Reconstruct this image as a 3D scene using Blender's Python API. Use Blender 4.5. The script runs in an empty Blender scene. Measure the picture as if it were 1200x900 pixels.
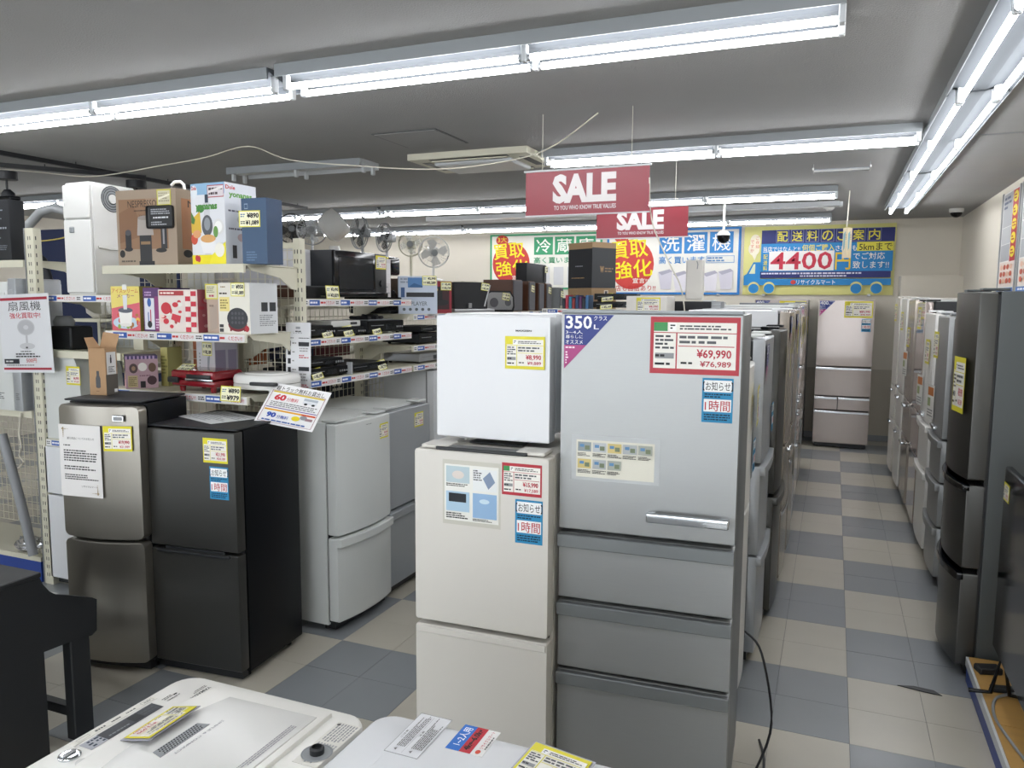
import bpy, bmesh, math, random
from mathutils import Matrix, Vector
random.seed(7)
C = bpy.context.scene.collection
PI = math.pi

# ---------------------------------------------------------------- camera
yaw, pitch, roll, eye = 0.39183, 0.10706, 0.00628, 1.762
fw = Vector((-math.sin(yaw)*math.cos(pitch), math.cos(yaw)*math.cos(pitch), -math.sin(pitch)))
r0 = Vector((math.cos(yaw), math.sin(yaw), 0)); u0 = r0.cross(fw)
r1 = r0*math.cos(roll) + u0*math.sin(roll); u1 = u0*math.cos(roll) - r0*math.sin(roll)
cam_data = bpy.data.cameras.new('camera'); cam = bpy.data.objects.new('camera', cam_data); C.objects.link(cam)
cam.matrix_world = Matrix(((r1.x, u1.x, -fw.x, 0), (r1.y, u1.y, -fw.y, 0), (r1.z, u1.z, -fw.z, eye), (0, 0, 0, 1)))
cam_data.sensor_width = 36; cam_data.lens = 27.27; cam_data.clip_start = 0.05
bpy.context.scene.camera = cam
# ---------------------------------------------------------------- world, exposure
w = bpy.data.worlds.new('daylight'); bpy.context.scene.world = w; w.use_nodes = True
w.node_tree.nodes['Background'].inputs[0].default_value = (0.92, 0.96, 1.0, 1)
w.node_tree.nodes['Background'].inputs[1].default_value = 4.5
vs = bpy.context.scene.view_settings
vs.view_transform = 'Standard'; vs.look = 'None'; vs.gamma = 1; vs.exposure = 0.5
bpy.context.scene.cycles.max_bounces = 8
TUBE_POWER = 21
CEIL = 2.80

# ---------------------------------------------------------------- helpers
def lin(h):
    if isinstance(h, str):
        h = h.lstrip('#'); h = ''.join(q*2 for q in h) if len(h) == 3 else h; rgb = [int(h[i:i+2], 16)/255 for i in (0, 2, 4)]
    else: rgb = h
    return tuple((c/12.92 if c <= 0.04045 else ((c+0.055)/1.055)**2.4) for c in rgb)
MATS = {}
def mat(name, col='#808080', rough=0.5, metal=0.0, noise=0.0, nscale=8, bump=0.0, bscale=200, stretch=None, emit=0, attr=False, alpha=1, trans=0, coat=0, spec=0.5):
    if name in MATS: return MATS[name]
    m = bpy.data.materials.new(name); m.use_nodes = True; nt = m.node_tree; N = nt.nodes; L = nt.links
    b = N['Principled BSDF']; c = lin(col) + (1,)
    b.inputs['Base Color'].default_value = c; b.inputs['Roughness'].default_value = rough; b.inputs['Metallic'].default_value = metal
    b.inputs['Coat Weight'].default_value = coat; b.inputs['Alpha'].default_value = alpha; b.inputs['Transmission Weight'].default_value = trans
    b.inputs['Specular IOR Level'].default_value = spec
    if emit:
        b.inputs['Emission Color'].default_value = c; b.inputs['Emission Strength'].default_value = emit
    src = None
    if attr:
        a = N.new('ShaderNodeAttribute'); a.attribute_name = 'col'; src = a.outputs['Color']; L.new(src, b.inputs['Base Color'])
    if noise or bump:
        tc = N.new('ShaderNodeTexCoord'); mp = N.new('ShaderNodeMapping'); L.new(tc.outputs['Object'], mp.inputs[0])
        if stretch: mp.inputs['Scale'].default_value = stretch
    if noise:
        n = N.new('ShaderNodeTexNoise'); n.inputs['Scale'].default_value = nscale; n.inputs['Detail'].default_value = 6; L.new(mp.outputs[0], n.inputs[0])
        rp = N.new('ShaderNodeMapRange'); rp.inputs['To Min'].default_value = 1-noise; rp.inputs['To Max'].default_value = 1+noise
        L.new(n.outputs[0], rp.inputs[0])
        mx = N.new('ShaderNodeMix'); mx.data_type = 'RGBA'; mx.blend_type = 'MULTIPLY'; mx.inputs[0].default_value = 1
        if src: L.new(src, mx.inputs[6])
        else: mx.inputs[6].default_value = c
        L.new(rp.outputs[0], mx.inputs[7]); L.new(mx.outputs[2], b.inputs['Base Color'])
        rr = N.new('ShaderNodeMapRange'); rr.inputs['To Min'].default_value = max(0.03, rough-noise*.7); rr.inputs['To Max'].default_value = rough+noise*.7
        L.new(n.outputs[0], rr.inputs[0]); L.new(rr.outputs[0], b.inputs['Roughness'])
    if bump:
        n2 = N.new('ShaderNodeTexNoise'); n2.inputs['Scale'].default_value = bscale; n2.inputs['Detail'].default_value = 3; L.new(mp.outputs[0], n2.inputs[0])
        bp = N.new('ShaderNodeBump'); bp.inputs['Strength'].default_value = bump; bp.inputs['Distance'].default_value = 0.004
        L.new(n2.outputs[0], bp.inputs['Height']); L.new(bp.outputs[0], b.inputs['Normal'])
    MATS[name] = m; return m
mat('print', rough=0.5, attr=True, spec=0.3)
mat('carton', rough=0.5, attr=True, noise=0.04, nscale=6)
mat('gloss_print', rough=0.34, attr=True, spec=0.3)
mat('ceiling_paint', '#9b9b9a', 0.9, noise=0.05, nscale=3, bump=0.6, bscale=130)
mat('wall_paint', '#d3cdc0', 0.85, noise=0.03, nscale=2, bump=0.1)
mat('wall_low', '#b9b2a4', 0.8, noise=0.03, nscale=2)
mat('grout', '#63656a', 0.9)
mat('tile_beige', '#b5b0a3', 0.30, noise=0.06, nscale=5, bump=0.03, bscale=30)
mat('tile_grey', '#83878a', 0.30, noise=0.06, nscale=5, bump=0.03, bscale=30)
mat('tube', '#fbfcff', 0.3, emit=TUBE_POWER)
mat('channel_grey', '#43474b', 0.85, spec=0.2)
mat('flange_grey', '#8e9396', 0.45)
mat('enamel', '#c9cdd0', 0.35, noise=0.02)
mat('cream_metal', '#cfccb9', 0.45, noise=0.03, nscale=9)
mat('grey_plastic', '#8b8f92', 0.5)
mat('dark_plastic', '#1d1f22', 0.4)
mat('black_gloss', '#090b0f', 0.12, spec=0.3)
mat('black_matte', '#14171c', 0.55)
mat('black_side', '#05070c', 0.4, spec=0.2)
mat('rubber', '#131313', 0.8)
mat('white_body', '#cdd0ce', 0.38, noise=0.015, nscale=5)
mat('cream_body', '#d2cfc8', 0.35, noise=0.015, nscale=5)
mat('offwhite', '#e3e2dd', 0.28, noise=0.01)
mat('coolwhite', '#dddfe2', 0.28, noise=0.01)
mat('grey_door', '#a9adb1', 0.32, metal=0.35, noise=0.05, nscale=6, stretch=(3, 3, 40))
mat('silver', '#9a9c9c', 0.38, metal=0.55, noise=0.04, nscale=7, stretch=(2, 2, 60))
mat('silver_side', '#7c8082', 0.4, metal=0.5, noise=0.04)
mat('stainless', '#97938b', 0.30, metal=0.85, noise=0.02, nscale=4, stretch=(30, 2, 1))
mat('graphite', '#525250', 0.33, metal=0.8, noise=0.02, nscale=5, stretch=(40, 2, 1))
mat('dark_side', '#4c5152', 0.5, metal=0.2, noise=0.05)
mat('rose_glass', '#a69a94', 0.12, metal=0.25, noise=0.02, coat=0.5)
mat('champagne', '#a8a096', 0.22, metal=0.5, noise=0.04)
mat('chrome', '#c8ccd0', 0.15, metal=1.0)
mat('glass', '#dfe8ee', 0.03, alpha=0.22)
mat('smoke_glass', '#30343a', 0.05, alpha=0.5)
mat('wood_top', '#b08a4e', 0.4, noise=0.18, nscale=5, stretch=(1, 8, 1))
mat('walnut', '#5c3c2c', 0.4, noise=0.15, nscale=8, stretch=(1, 1, 8))
mat('blue_kick', '#1f3f8f', 0.45)
mat('navy_cloth', '#242c49', 0.9, noise=0.08, nscale=30)
mat('speaker_cloth', '#66666a', 0.9, noise=0.1, nscale=200)
mat('piano_black', '#14171b', 0.42, noise=0.1, nscale=12)
mat('red_plastic', '#7e1420', 0.2, coat=0.5)
mat('white_plastic', '#d9d9d6', 0.25)
mat('cardboard', '#a88765', 0.8, noise=0.06, nscale=20)
mat('silver_plastic', '#a5a7aa', 0.3, metal=0.5)
mat('foil', '#b9babc', 0.2, metal=0.9, bump=1.0, bscale=40)
mat('white_cord', '#d6d2c4', 0.6)
mat('yellow_cord', '#c9b55a', 0.6)
mat('pipe_grey', '#8d9093', 0.5)
mat('lamp_warm', '#ffd9a0', 0.4, emit=6)
mat('vinyl_red', '#9c1c2c', 0.35, attr=True, noise=0.05, nscale=5)

class MB:
    def __init__(s): s.v = []; s.f = []; s.m = []; s.c = []
    def add(s, vs, fs, m, col=None, M=None):
        n = len(s.v)
        s.v += [tuple(M @ Vector(v)) for v in vs] if M is not None else [tuple(v) for v in vs]
        s.f += [tuple(i+n for i in f) for f in fs]
        s.m += [m]*len(fs); s.c += [col]*len(fs)
        return s
    def merge(s, o, M=None):
        n = len(s.v)
        s.v += [tuple(M @ Vector(v)) for v in o.v] if M is not None else o.v
        s.f += [tuple(i+n for i in f) for f in o.f]; s.m += o.m; s.c += o.c
        return s
    def box(s, x0, x1, y0, y1, z0, z1, m, col=None, M=None):
        v = [(x, y, z) for z in (z0, z1) for y in (y0, y1) for x in (x0, x1)]
        return s.add(v, [(0, 2, 3, 1), (4, 5, 7, 6), (0, 1, 5, 4), (2, 6, 7, 3), (0, 4, 6, 2), (1, 3, 7, 5)], m, col, M)
    def rbox(s, x0, x1, y0, y1, z0, z1, m, b=0.005, seg=2, M=None, col=None):
        bm = bmesh.new(); bmesh.ops.create_cube(bm, size=1)
        for v in bm.verts: v.co = Vector(((x0+x1)/2+v.co.x*(x1-x0), (y0+y1)/2+v.co.y*(y1-y0), (z0+z1)/2+v.co.z*(z1-z0)))
        bmesh.ops.bevel(bm, geom=bm.edges[:], offset=b, segments=seg, affect='EDGES', profile=0.6)
        bm.verts.index_update()
        s.add([v.co.copy() for v in bm.verts], [[v.index for v in f.verts] for f in bm.faces], m, col, M); bm.free(); return s
    def cyl(s, p, r, h, m, n=16, axis='z', r2=None, M=None, col=None):
        r2 = r if r2 is None else r2; v = []
        for k, (rr, t) in enumerate(((r, 0), (r2, h))):
            for i in range(n):
                a = 2*PI*i/n; c, d = rr*math.cos(a), rr*math.sin(a)
                q = (c, d, t) if axis == 'z' else ((t, c, d) if axis == 'x' else (d, t, c))
                v.append((p[0]+q[0], p[1]+q[1], p[2]+q[2]))
        f = [(i, (i+1) % n, n+(i+1) % n, n+i) for i in range(n)] + [tuple(range(n-1, -1, -1)), tuple(range(n, 2*n))]
        return s.add(v, f, m, col, M)
    def lathe(s, prof, m, n=24, M=None, col=None):
        v = [(r*math.cos(2*PI*i/n), r*math.sin(2*PI*i/n), z) for r, z in prof for i in range(n)]
        f = [(k*n+i, k*n+(i+1) % n, (k+1)*n+(i+1) % n, (k+1)*n+i) for k in range(len(prof)-1) for i in range(n)]
        f += [tuple(range(n-1, -1, -1)), tuple(range((len(prof)-1)*n, len(prof)*n))]
        return s.add(v, f, m, col, M)
    def tube(s, pts, r, m, n=6, closed=False, M=None, col=None):
        P = [Vector(p) for p in pts]; k = len(P); v = []; up = Vector((0, 0, 1))
        for i, p in enumerate(P):
            a = P[(i-1) % k] if (closed or i) else p; b = P[(i+1) % k] if (closed or i < k-1) else p
            t = (b-a).normalized(); q = up if abs(t.dot(up)) < 0.95 else Vector((1, 0, 0))
            e = t.cross(q).normalized(); g = e.cross(t)
            v += [p+r*(math.cos(2*PI*j/n)*e+math.sin(2*PI*j/n)*g) for j in range(n)]
        f = [(i*n+j, i*n+(j+1) % n, ((i+1) % k)*n+(j+1) % n, ((i+1) % k)*n+j) for i in range(k if closed else k-1) for j in range(n)]
        if not closed: f += [tuple(range(n-1, -1, -1)), tuple(range((k-1)*n, k*n))]
        return s.add(v, f, m, col, M)
    def prism(s, pts, a, b, m, axis='y', M=None, col=None):
        # outline in (u,w), extruded from a to b along the axis
        def q(u, w_, t): return {'y': (u, t, w_), 'x': (t, u, w_), 'z': (u, w_, t)}[axis]
        n = len(pts); v = [q(*p, a) for p in pts]+[q(*p, b) for p in pts]
        return s.add(v, [tuple(range(n)), tuple(range(2*n-1, n-1, -1))]+[(i, n+i, n+(i+1) % n, (i+1) % n) for i in range(n)], m, col, M)
    def bow(s, x0, x1, z0, z1, yf, yb, m, bulge=0.0, rc=0.004, e=0.004, M=None):
        """door slab facing -y: rounded corners, soft edges, optional bulging front"""
        rc = max(rc, 0.0015); cx = (x0+x1)/2; hw = (x1-x0)/2
        ks = 5 if rc > 0.006 else 2
        xs = [x0+rc*(1-math.cos(PI/2*i/ks)) for i in range(ks+1)]
        dz = [rc*(1-math.sin(PI/2*i/ks)) for i in range(ks+1)]
        mid = 10 if bulge > 0.001 else 1
        xl = xs+[x0+rc+(x1-x0-2*rc)*i/mid for i in range(1, mid)]+[x0+x1-x for x in reversed(xs)]
        dl = dz+[0]*(mid-1)+list(reversed(dz)); v = []; n = 6
        for i, (x, d) in enumerate(zip(xl, dl)):
            y = yf-bulge*(1-((x-cx)/hw)**2); ed = e if i not in (0, len(xl)-1) else e
            yy = y if i not in (0, len(xl)-1) else y+e
            a, b = z0+d, z1-d
            v += [(x, yb, b), (x, max(yy, y+e), b), (x, yy, b-ed if b-a > 2*e else b), (x, yy, a+ed if b-a > 2*e else a), (x, max(yy, y+e), a), (x, yb, a)]
        f = [(i*n+j, i*n+(j+1) % n, (i+1)*n+(j+1) % n, (i+1)*n+j) for i in range(len(xl)-1) for j in range(n)]
        f += [tuple(range(n-1, -1, -1)), tuple(range((len(xl)-1)*n, len(xl)*n))]
        return s.add(v, f, m, None, M)
    def builds(s, name, parent=None, **kw):
        # every loose piece becomes an object of its own
        par = list(range(len(s.v)))
        def root(i):
            while par[i] != i: par[i] = par[par[i]]; i = par[i]
            return i
        for f in s.f:
            for i in f[1:]: par[root(i)] = root(f[0])
        grp = {}
        for k, f in enumerate(s.f): grp.setdefault(root(f[0]), []).append(k)
        out = []
        for ks in grp.values():
            q = MB(); ids = {}
            for k in ks:
                for i in s.f[k]:
                    if i not in ids: ids[i] = len(ids); q.v.append(s.v[i])
                q.f.append(tuple(ids[i] for i in s.f[k])); q.m.append(s.m[k]); q.c.append(s.c[k])
            out.append(q.build(name, parent, **kw))
        return out
    def build(s, name, parent=None, label=None, cat=None, group=None, kind=None, smooth=30, loc=None, rz=0):
        me = bpy.data.meshes.new(name); me.from_pydata(s.v, [], s.f)
        names = list(dict.fromkeys(s.m)); idx = {k: i for i, k in enumerate(names)}
        for k in names: me.materials.append(MATS[k])
        me.polygons.foreach_set('material_index', [idx[k] for k in s.m])
        if any(c is not None for c in s.c):
            at = me.color_attributes.new('col', 'FLOAT_COLOR', 'CORNER'); data = []
            for f, c in zip(s.f, s.c): data += ((lin(c)+(1,)) if c is not None else (1, 1, 1, 1))*len(f)
            at.data.foreach_set('color', data)
        if smooth:
            me.polygons.foreach_set('use_smooth', [True]*len(s.f)); me.set_sharp_from_angle(angle=math.radians(smooth))
        me.update()
        o = bpy.data.objects.new(name, me); C.objects.link(o)
        if parent: o.parent = parent
        if loc: o.location = loc
        if rz: o.rotation_euler.z = rz
        tag(o, label, cat, group, kind); return o
def tag(o, label=None, cat=None, group=None, kind=None):
    if label: o['label'] = label
    if cat: o['category'] = cat
    if group: o['group'] = group
    if kind: o['kind'] = kind
    return o
def thing(name, label, cat, loc=(0, 0, 0), rz=0, group=None):
    o = bpy.data.objects.new(name, None); C.objects.link(o); o.empty_display_size = 0.05
    o.location = loc; o.rotation_euler = (0, 0, math.radians(rz)); return tag(o, label, cat, group)
def dup(root, loc=None, rz=None, label=None, group=None):
    def cp(o, par):
        c = o.copy(); C.objects.link(c); c.parent = par
        for ch in kids.get(o, []): cp(ch, c)
        return c
    kids = {}
    for o in root.children_recursive: kids.setdefault(o.parent, []).append(o)
    r = cp(root, None)
    if loc: r.location = loc
    if rz is not None: r.rotation_euler.z = math.radians(rz)
    if label: r['label'] = label
    if group: r['group'] = group
    return r

# ---- flat print: text and shapes laid on sheets
_tc = {}
_tcurve = bpy.data.curves.new('lettering', 'FONT'); _tob = bpy.data.objects.new('lettering', _tcurve); C.objects.link(_tob)
_tcurve.resolution_u = 2
def text_geo(s, bold):
    if any(ord(ch) > 0x2e80 for ch in s): bold = 0.0 if '機' in s else bold*0.2
    k = (s, bold)
    if k not in _tc:
        _tcurve.body = s; _tcurve.offset = bold
        bpy.context.view_layer.update(); dg = bpy.context.evaluated_depsgraph_get()
        me = _tob.evaluated_get(dg).to_mesh()
        v = [(p.co.x, p.co.y) for p in me.vertices]; f = [tuple(q.vertices) for q in me.polygons]
        x0 = min(p[0] for p in v); x1 = max(p[0] for p in v); y0 = min(p[1] for p in v); y1 = max(p[1] for p in v)
        _tc[k] = ([((x-x0)/(x1-x0), (y-y0)/max(1e-6, y1-y0)) for x, y in v], f)
        _tob.evaluated_get(dg).to_mesh_clear()
    return _tc[k]
def sheet(w, h, pw, ph, items, base='#e8e8e4', m='print', thick=0.0008, step=0.00012, back=None, M=None):
    """a printed sheet in the xz plane facing -y, origin bottom centre; items in px from the top left"""
    b = MB(); sx, sz = w/pw, h/ph
    if thick: b.box(-w/2, w/2, 0, thick, 0, h, m, base)
    def P(x, y, d): return (-w/2+x*sx, -d, h-y*sz)
    d = step
    for it in items:
        k = it[0]
        if k == 'r':
            _, x0, y0, x1, y1, c = it; b.add([P(x0, y1, d), P(x1, y1, d), P(x1, y0, d), P(x0, y0, d)], [(0, 1, 2, 3)], m, c)
        elif k == 'f':
            _, x0, y0, x1, y1, t, c = it
            for a in ((x0, y0, x1, y0+t), (x0, y1-t, x1, y1), (x0, y0+t, x0+t, y1-t), (x1-t, y0+t, x1, y1-t)):
                b.add([P(a[0], a[3], d), P(a[2], a[3], d), P(a[2], a[1], d), P(a[0], a[1], d)], [(0, 1, 2, 3)], m, c)
        elif k == 'p':
            pts = it[1]; ar = sum(pts[i-1][0]*pts[i][1]-pts[i][0]*pts[i-1][1] for i in range(len(pts)))
            if ar > 0: pts = pts[::-1]
            b.add([P(x, y, d) for x, y in pts], [tuple(range(len(pts)))], m, it[2])
        elif k == 'c':
            _, cx, cy, rx, ry, c = it; n = 28
            b.add([P(cx+rx*math.cos(2*PI*i/n), cy-ry*math.sin(2*PI*i/n), d) for i in range(n)], [tuple(range(n))], m, c)
        elif k == 'l':
            _, x0, y0, x1, y1, n, c = it; rs = random.Random(int(x0*31+y0*17+n)); hh = (y1-y0)/n
            for i in range(n):
                x = x0; end = x1-(x1-x0)*rs.choice((0, 0.05, 0.2, 0.35))
                while x < end-0.5*hh:
                    l = hh*rs.uniform(0.5, 1.6); e_ = min(x+l, end)
                    ya, yb = y0+hh*(i+.22), y0+hh*(i+.74)
                    b.add([P(x, yb, d), P(e_, yb, d), P(e_, ya, d), P(x, ya, d)], [(0, 1, 2, 3)], m, c); x = e_+hh*rs.uniform(0.12, 0.35)
        elif k == 't':
            s_, x0, y0, x1, y1, c = it[1:7]; bold = it[7] if len(it) > 7 else 0.0; rot = math.radians(it[8]) if len(it) > 8 else 0
            v, f = text_geo(s_, bold); cx, cy = (x0+x1)/2, (y0+y1)/2; o = []
            for u, t in v:
                px, py = x0+(x1-x0)*u-cx, y1-(y1-y0)*t-cy
                o.append(P(cx+px*math.cos(rot)+py*math.sin(rot), cy-px*math.sin(rot)+py*math.cos(rot), d))
            b.add(o, f, m, c)
        d += step
    if M is not None:
        q = MB(); q.merge(b, M); return q
    return b
def T(x=0, y=0, z=0, rz=0, rx=0, ry=0):
    return Matrix.Translation((x, y, z)) @ Matrix.Rotation(math.radians(rz), 4, 'Z') @ Matrix.Rotation(math.radians(ry), 4, 'Y') @ Matrix.Rotation(math.radians(rx), 4, 'X')

BK = '#15161a'
def price_card(p1, p2, w=0.085, h=0.062):
    return sheet(w, h, 100, 72, [('f', 0, 0, 100, 72, 4, '#d8d23a'), ('l', 8, 12, 34, 30, 2, '#4a6a90'), ('t', p1, 38, 10, 94, 33, BK, .04), ('l', 8, 44, 30, 60, 2, BK), ('t', p2, 32, 42, 94, 66, BK, .04)], '#f1efcf')
def info_tag(w, h, col, price, price2, rows=True):
    C1 = '#d9cf2e' if col == 'y' else '#b0303c'
    it = [('r', 4, 10, 98, 94, '#ebe9e2'), ('r', 4, 10, 20, 26, C1 if col == 'y' else '#3c8f50'), ('r', 22, 11, 30, 25, '#f4f4f2'), ('l', 23, 13, 29, 23, 2, BK),
          ('l', 34, 14, 92, 24, 2, '#444448'), ('r', 4, 28, 98, 29.5, C1), ('r', 30, 28, 31.5, 94, C1), ('l', 6, 32, 28, 60, 4, '#44464a'),
          ('l', 34, 32, 90, 50, 2, '#55585c'), ('r', 33, 52, 96, 53.5, C1), ('r', 6, 66, 28, 76, '#8e9092'), ('l', 6, 67, 28, 75, 1, BK),
          ('t', price, 54, 58, 93, 76, '#b3243a', .02), ('l', 36, 80, 50, 87, 1, BK), ('t', price2, 58, 79, 93, 91, '#b3243a', .01), ('l', 6, 82, 28, 90, 1, BK)]
    return sheet(w, h, 102, 104, it, C1, 'gloss_print')
def notice(w=0.098, h=0.145):
    return sheet(w, h, 100, 148, [('r', 6, 7, 95, 46, '#eceeee'), ('t', '【お知らせ】', 2, 12, 99, 42, BK, .015), ('l', 8, 50, 92, 66, 2, '#0e2a3c'),
                 ('r', 6, 70, 95, 112, '#eceeee'), ('t', '1時間', 10, 74, 91, 110, '#b5303a', .03), ('l', 8, 118, 92, 142, 3, '#0e2a3c')], '#2c86b4')
def corner_class(w, num, l2):
    it = [('p', [(0, 0), (100, 0), (45, 60), (0, 60)], '#2b3a82'), ('p', [(0, 60), (45, 60), (0, 108)], '#a8407e'), ('t', num, 3, 2, 56, 28, '#eceef2', .02),
          ('t', 'L', 60, 19, 70, 28, '#eceef2', .01), ('t', 'クラス', 60, 2, 86, 11, '#eceef2'), ('t', l2, 3, 31, 38, 38, '#eceef2'), ('t', '暮らしに', 3, 40, 38, 47, '#eceef2'),
          ('t', 'オススメ', 3, 50, 38, 58, '#eceef2'), ('l', 3, 62, 34, 68, 1, '#f0d8e6'), ('l', 3, 72, 9, 98, 5, '#f0d8e6')]
    return sheet(w, w*1.08, 100, 108, it, '#2b3a82', 'gloss_print', thick=0)
def put(mb, name, parent, x, z, y=-0.0015, rz=0, rx=0, label=None, ry=0):
    o = mb.build(name, parent, label, smooth=0); o.location = (x, y, z); o.rotation_euler = (math.radians(rx), math.radians(ry), math.radians(rz)); return o
# ================================================================ the room
XL, XR, Y0, Y1 = -9.6, 1.38, -2.6, 10.86
MB().box(XL, XR, Y0, Y1, -0.12, -0.005, 'grout').build('floor', kind='structure', smooth=0)
floor = bpy.data.objects['floor']
MB().box(XL, XR, Y0, Y1, CEIL, CEIL+0.12, 'ceiling_paint').build('ceiling', kind='structure', smooth=0)
b = MB().box(XL, XR+0.12, Y1, Y1+0.12, 0.92, CEIL+.12, 'wall_paint').box(XL, XR+.12, Y1, Y1+.12, -.12, 0.92, 'wall_low'); b.build('wall_back', kind='structure', smooth=0)
MB().box(XR, XR+0.12, Y0, Y1, -.12, CEIL+.12, 'wall_paint').build('wall_right', kind='structure', smooth=0)
MB().box(XL-.12, XL, Y0, Y1, -.12, CEIL+.12, 'wall_paint').build('wall_left', kind='structure', smooth=0)
b = MB()
b.box(XL-.12, XR+.12, Y0-.12, Y0, -.12, 0.25, 'wall_paint').box(XL-.12, XR+.12, Y0-.12, Y0, 2.4, CEIL+.12, 'wall_paint')
for xa, xb in ((XL-.12, -8.6), (-4.2, -3.7), (0.9, XR+.12)): b.box(xa, xb, Y0-.12, Y0, 0.25, 2.4, 'wall_paint')
b.build('wall_front', kind='structure', smooth=0)
for n, (xa, xb) in enumerate(((-8.6, -4.2), (-3.7, 0.9))):
    b = MB(); t = .05
    for a in ((xa, xb, .25, .25+t), (xa, xb, 2.4-t, 2.4), (xa, xa+t, .25+t, 2.4-t), (xb-t, xb, .25+t, 2.4-t), ((xa+xb)/2-t/2, (xa+xb)/2+t/2, .25+t, 2.4-t)):
        b.box(a[0], a[1], Y0-.09, Y0-.03, a[2], a[3], 'silver_plastic')
    wn = b.build('window_%d' % (n+1), kind='structure', smooth=0)
    MB().box(xa+t, (xa+xb)/2-t/2, Y0-.064, Y0-.058, .25+t, 2.4-t, 'glass').build('pane', wn, smooth=0)
    MB().box((xa+xb)/2+t/2, xb-t, Y0-.064, Y0-.058, .25+t, 2.4-t, 'glass').build('pane', wn, smooth=0)
MB().box(XL, XR, Y1-.012, Y1, 0, .075, 'grey_plastic').build('baseboard_back', kind='structure', smooth=0)
MB().box(XR-.012, XR, Y0, Y1-.012, 0, .075, 'grey_plastic').build('baseboard_right', kind='structure', smooth=0)
MB().rbox(0.72, XR, 10.46, Y1, 0, 2.09, 'wall_paint', .006).build('trim_1', kind='structure')   # boxed-in lower pier in the right back corner

# floor tiles: two by two tiles of one colour make a check
TS, GX, GY = 0.303, 0.137, 5.063
tile_me = {}
def tile_mesh(c, k):
    if (c, k) not in tile_me:
        b = MB(); h = TS/2-.0009
        b.box(-h, h, -h, h, -.005, -0.0012+0.0001*k, c)
        me = bpy.data.meshes.new('floor_tile'); me.from_pydata(b.v, [], b.f); me.materials.append(MATS[c]); me.update(); tile_me[(c, k)] = me
    return tile_me[(c, k)]
rest = MB(); seen = []
for i in range(-33, 6):
    for j in range(-26, 20):
        x, y = GX+(i+.5)*TS, GY+(j+.5)*TS
        if x-TS/2 < XL or x+TS/2 > XR+.2 or y+TS/2 > Y1+.1 or y-TS/2 < Y0-.1: continue
        c = 'tile_grey' if (i//2+j//2) % 2 == 0 else 'tile_beige'
        vis = (-2 <= i <= 1 and 2.2 < y) or (-9 <= i <= -4 and 2.0 < y < 4.6 and j < -1) or (-12 <= i < -7 and 1.7 < y < 3.1)
        if vis: seen.append((y, x, i, j, c))
        else:
            h = TS/2-.0009; xa, xb, ya, yb = max(XL, x-h), min(XR, x+h), max(Y0, y-h), min(Y1, y+h)
            if xb > xa and yb > ya: rest.box(xa, xb, ya, yb, -.005, -.001, c)
for y, x, i, j, c in seen:
    o = bpy.data.objects.new('floor_tile', tile_mesh(c, (i*7+j*3) % 4)); C.objects.link(o); o.parent = floor; o.location = (x, y, 0)
rest.build('floor_tile', floor, kind='stuff', smooth=0)

# ================================================================ ceiling fixtures
def light(label, cx, cy, length, along='x', lit=True, group='fluorescent ceiling lights', sp=0.125):
    rz = 0 if along == 'x' else 90
    t = thing('ceiling_light', label, 'ceiling light', (cx, cy, CEIL), rz, None)
    h = length/2
    cm_ = 'channel_grey' if lit else 'enamel'
    b = MB(); b.prism([(-.125, -.001), (-.13, -.052), (-.124, -.052), (-.116, -.018), (-.03, -.04), (.03, -.04), (.116, -.018), (.124, -.052), (.13, -.052), (.125, -.001)][::1], -h, h, cm_, 'x'); b.build('channel', t, smooth=0)
    MB().box(-h, h, -.134, -.1305, -.054, -.001, 'flange_grey').box(-h, h, .1305, .134, -.054, -.001, 'flange_grey').builds('side_flange', t, smooth=0)
    b = MB()
    for s in (-1, 1):
        for e in (-h+.012, 0, h-.012): b.rbox(e-.012, e+.012, s*sp/2-.016, s*sp/2+.016, -.098, -.02, 'enamel', .004, 1)
    b.builds('lamp_holder', t)
    if lit:
        for s in (-1, 1):
            for a in (-1, 1):
                x0, x1 = sorted((a*.026, a*(h-.026)))
                MB().cyl((x0, s*sp/2, -.082), .013, x1-x0, 'tube', 10, 'x').build('tube', t)
                MB().cyl((x0-.012, s*sp/2, -.082), .0135, .012, 'silver_plastic', 10, 'x').cyl((x1, s*sp/2, -.082), .0135, .012, 'silver_plastic', 10, 'x').builds('tube_cap', t)
    return t
light('twin tube light nearest above, right half of the front row', -1.18, 3.03, 2.34)
light('twin tube light nearest above, left half of the front row', -3.58, 3.05, 2.34)
light('twin tube light just outside the upper left end of the front row', -5.98, 3.05, 2.34)
light('short row of lit twin tubes right of the ceiling air conditioner', -0.75, 5.28, 2.34)
light('unlit empty fluorescent fixture on the ceiling above the boxes', -3.9, 5.1, 1.25, lit=False)
light('lit twin tube light whose right end shows just above the small SALE banner', -1.19, 7.72, 2.34)
light('lit twin tube light behind the big SALE banner, in the second row from the back', -3.57, 7.72, 2.34)
light('lit twin tube light over the clear fans, in the second row from the back', -5.95, 7.72, 2.34)
light('lit twin tubes along the top of the washing machine sign at the back', -1.25, 9.95, 2.34)
light('lit twin tubes above the green sign at the back', -3.63, 9.95, 2.34)
light('lit tubes at the back left, last of the rear row', -6.01, 9.95, 2.34)
light('twin tube light over the aisle running toward the back, nearest piece', 0.58, 3.07, 2.5, 'y', sp=.15)
light('twin tube light over the aisle, middle piece of the run', 0.58, 5.6, 2.5, 'y', sp=.15)
light('twin tube light over the aisle, piece nearest the back wall', 0.58, 8.12, 2.46, 'y', sp=.15)
light('bright twin tubes at the far left beside the black spotlight', -7.4, 5.75, 2.3)
light('second bright pair of tubes at the far left, further back', -8.1, 7.9, 2.3)
light('twin tube light above and just in front of the washing machines', -1.18, .72, 2.34)
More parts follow.
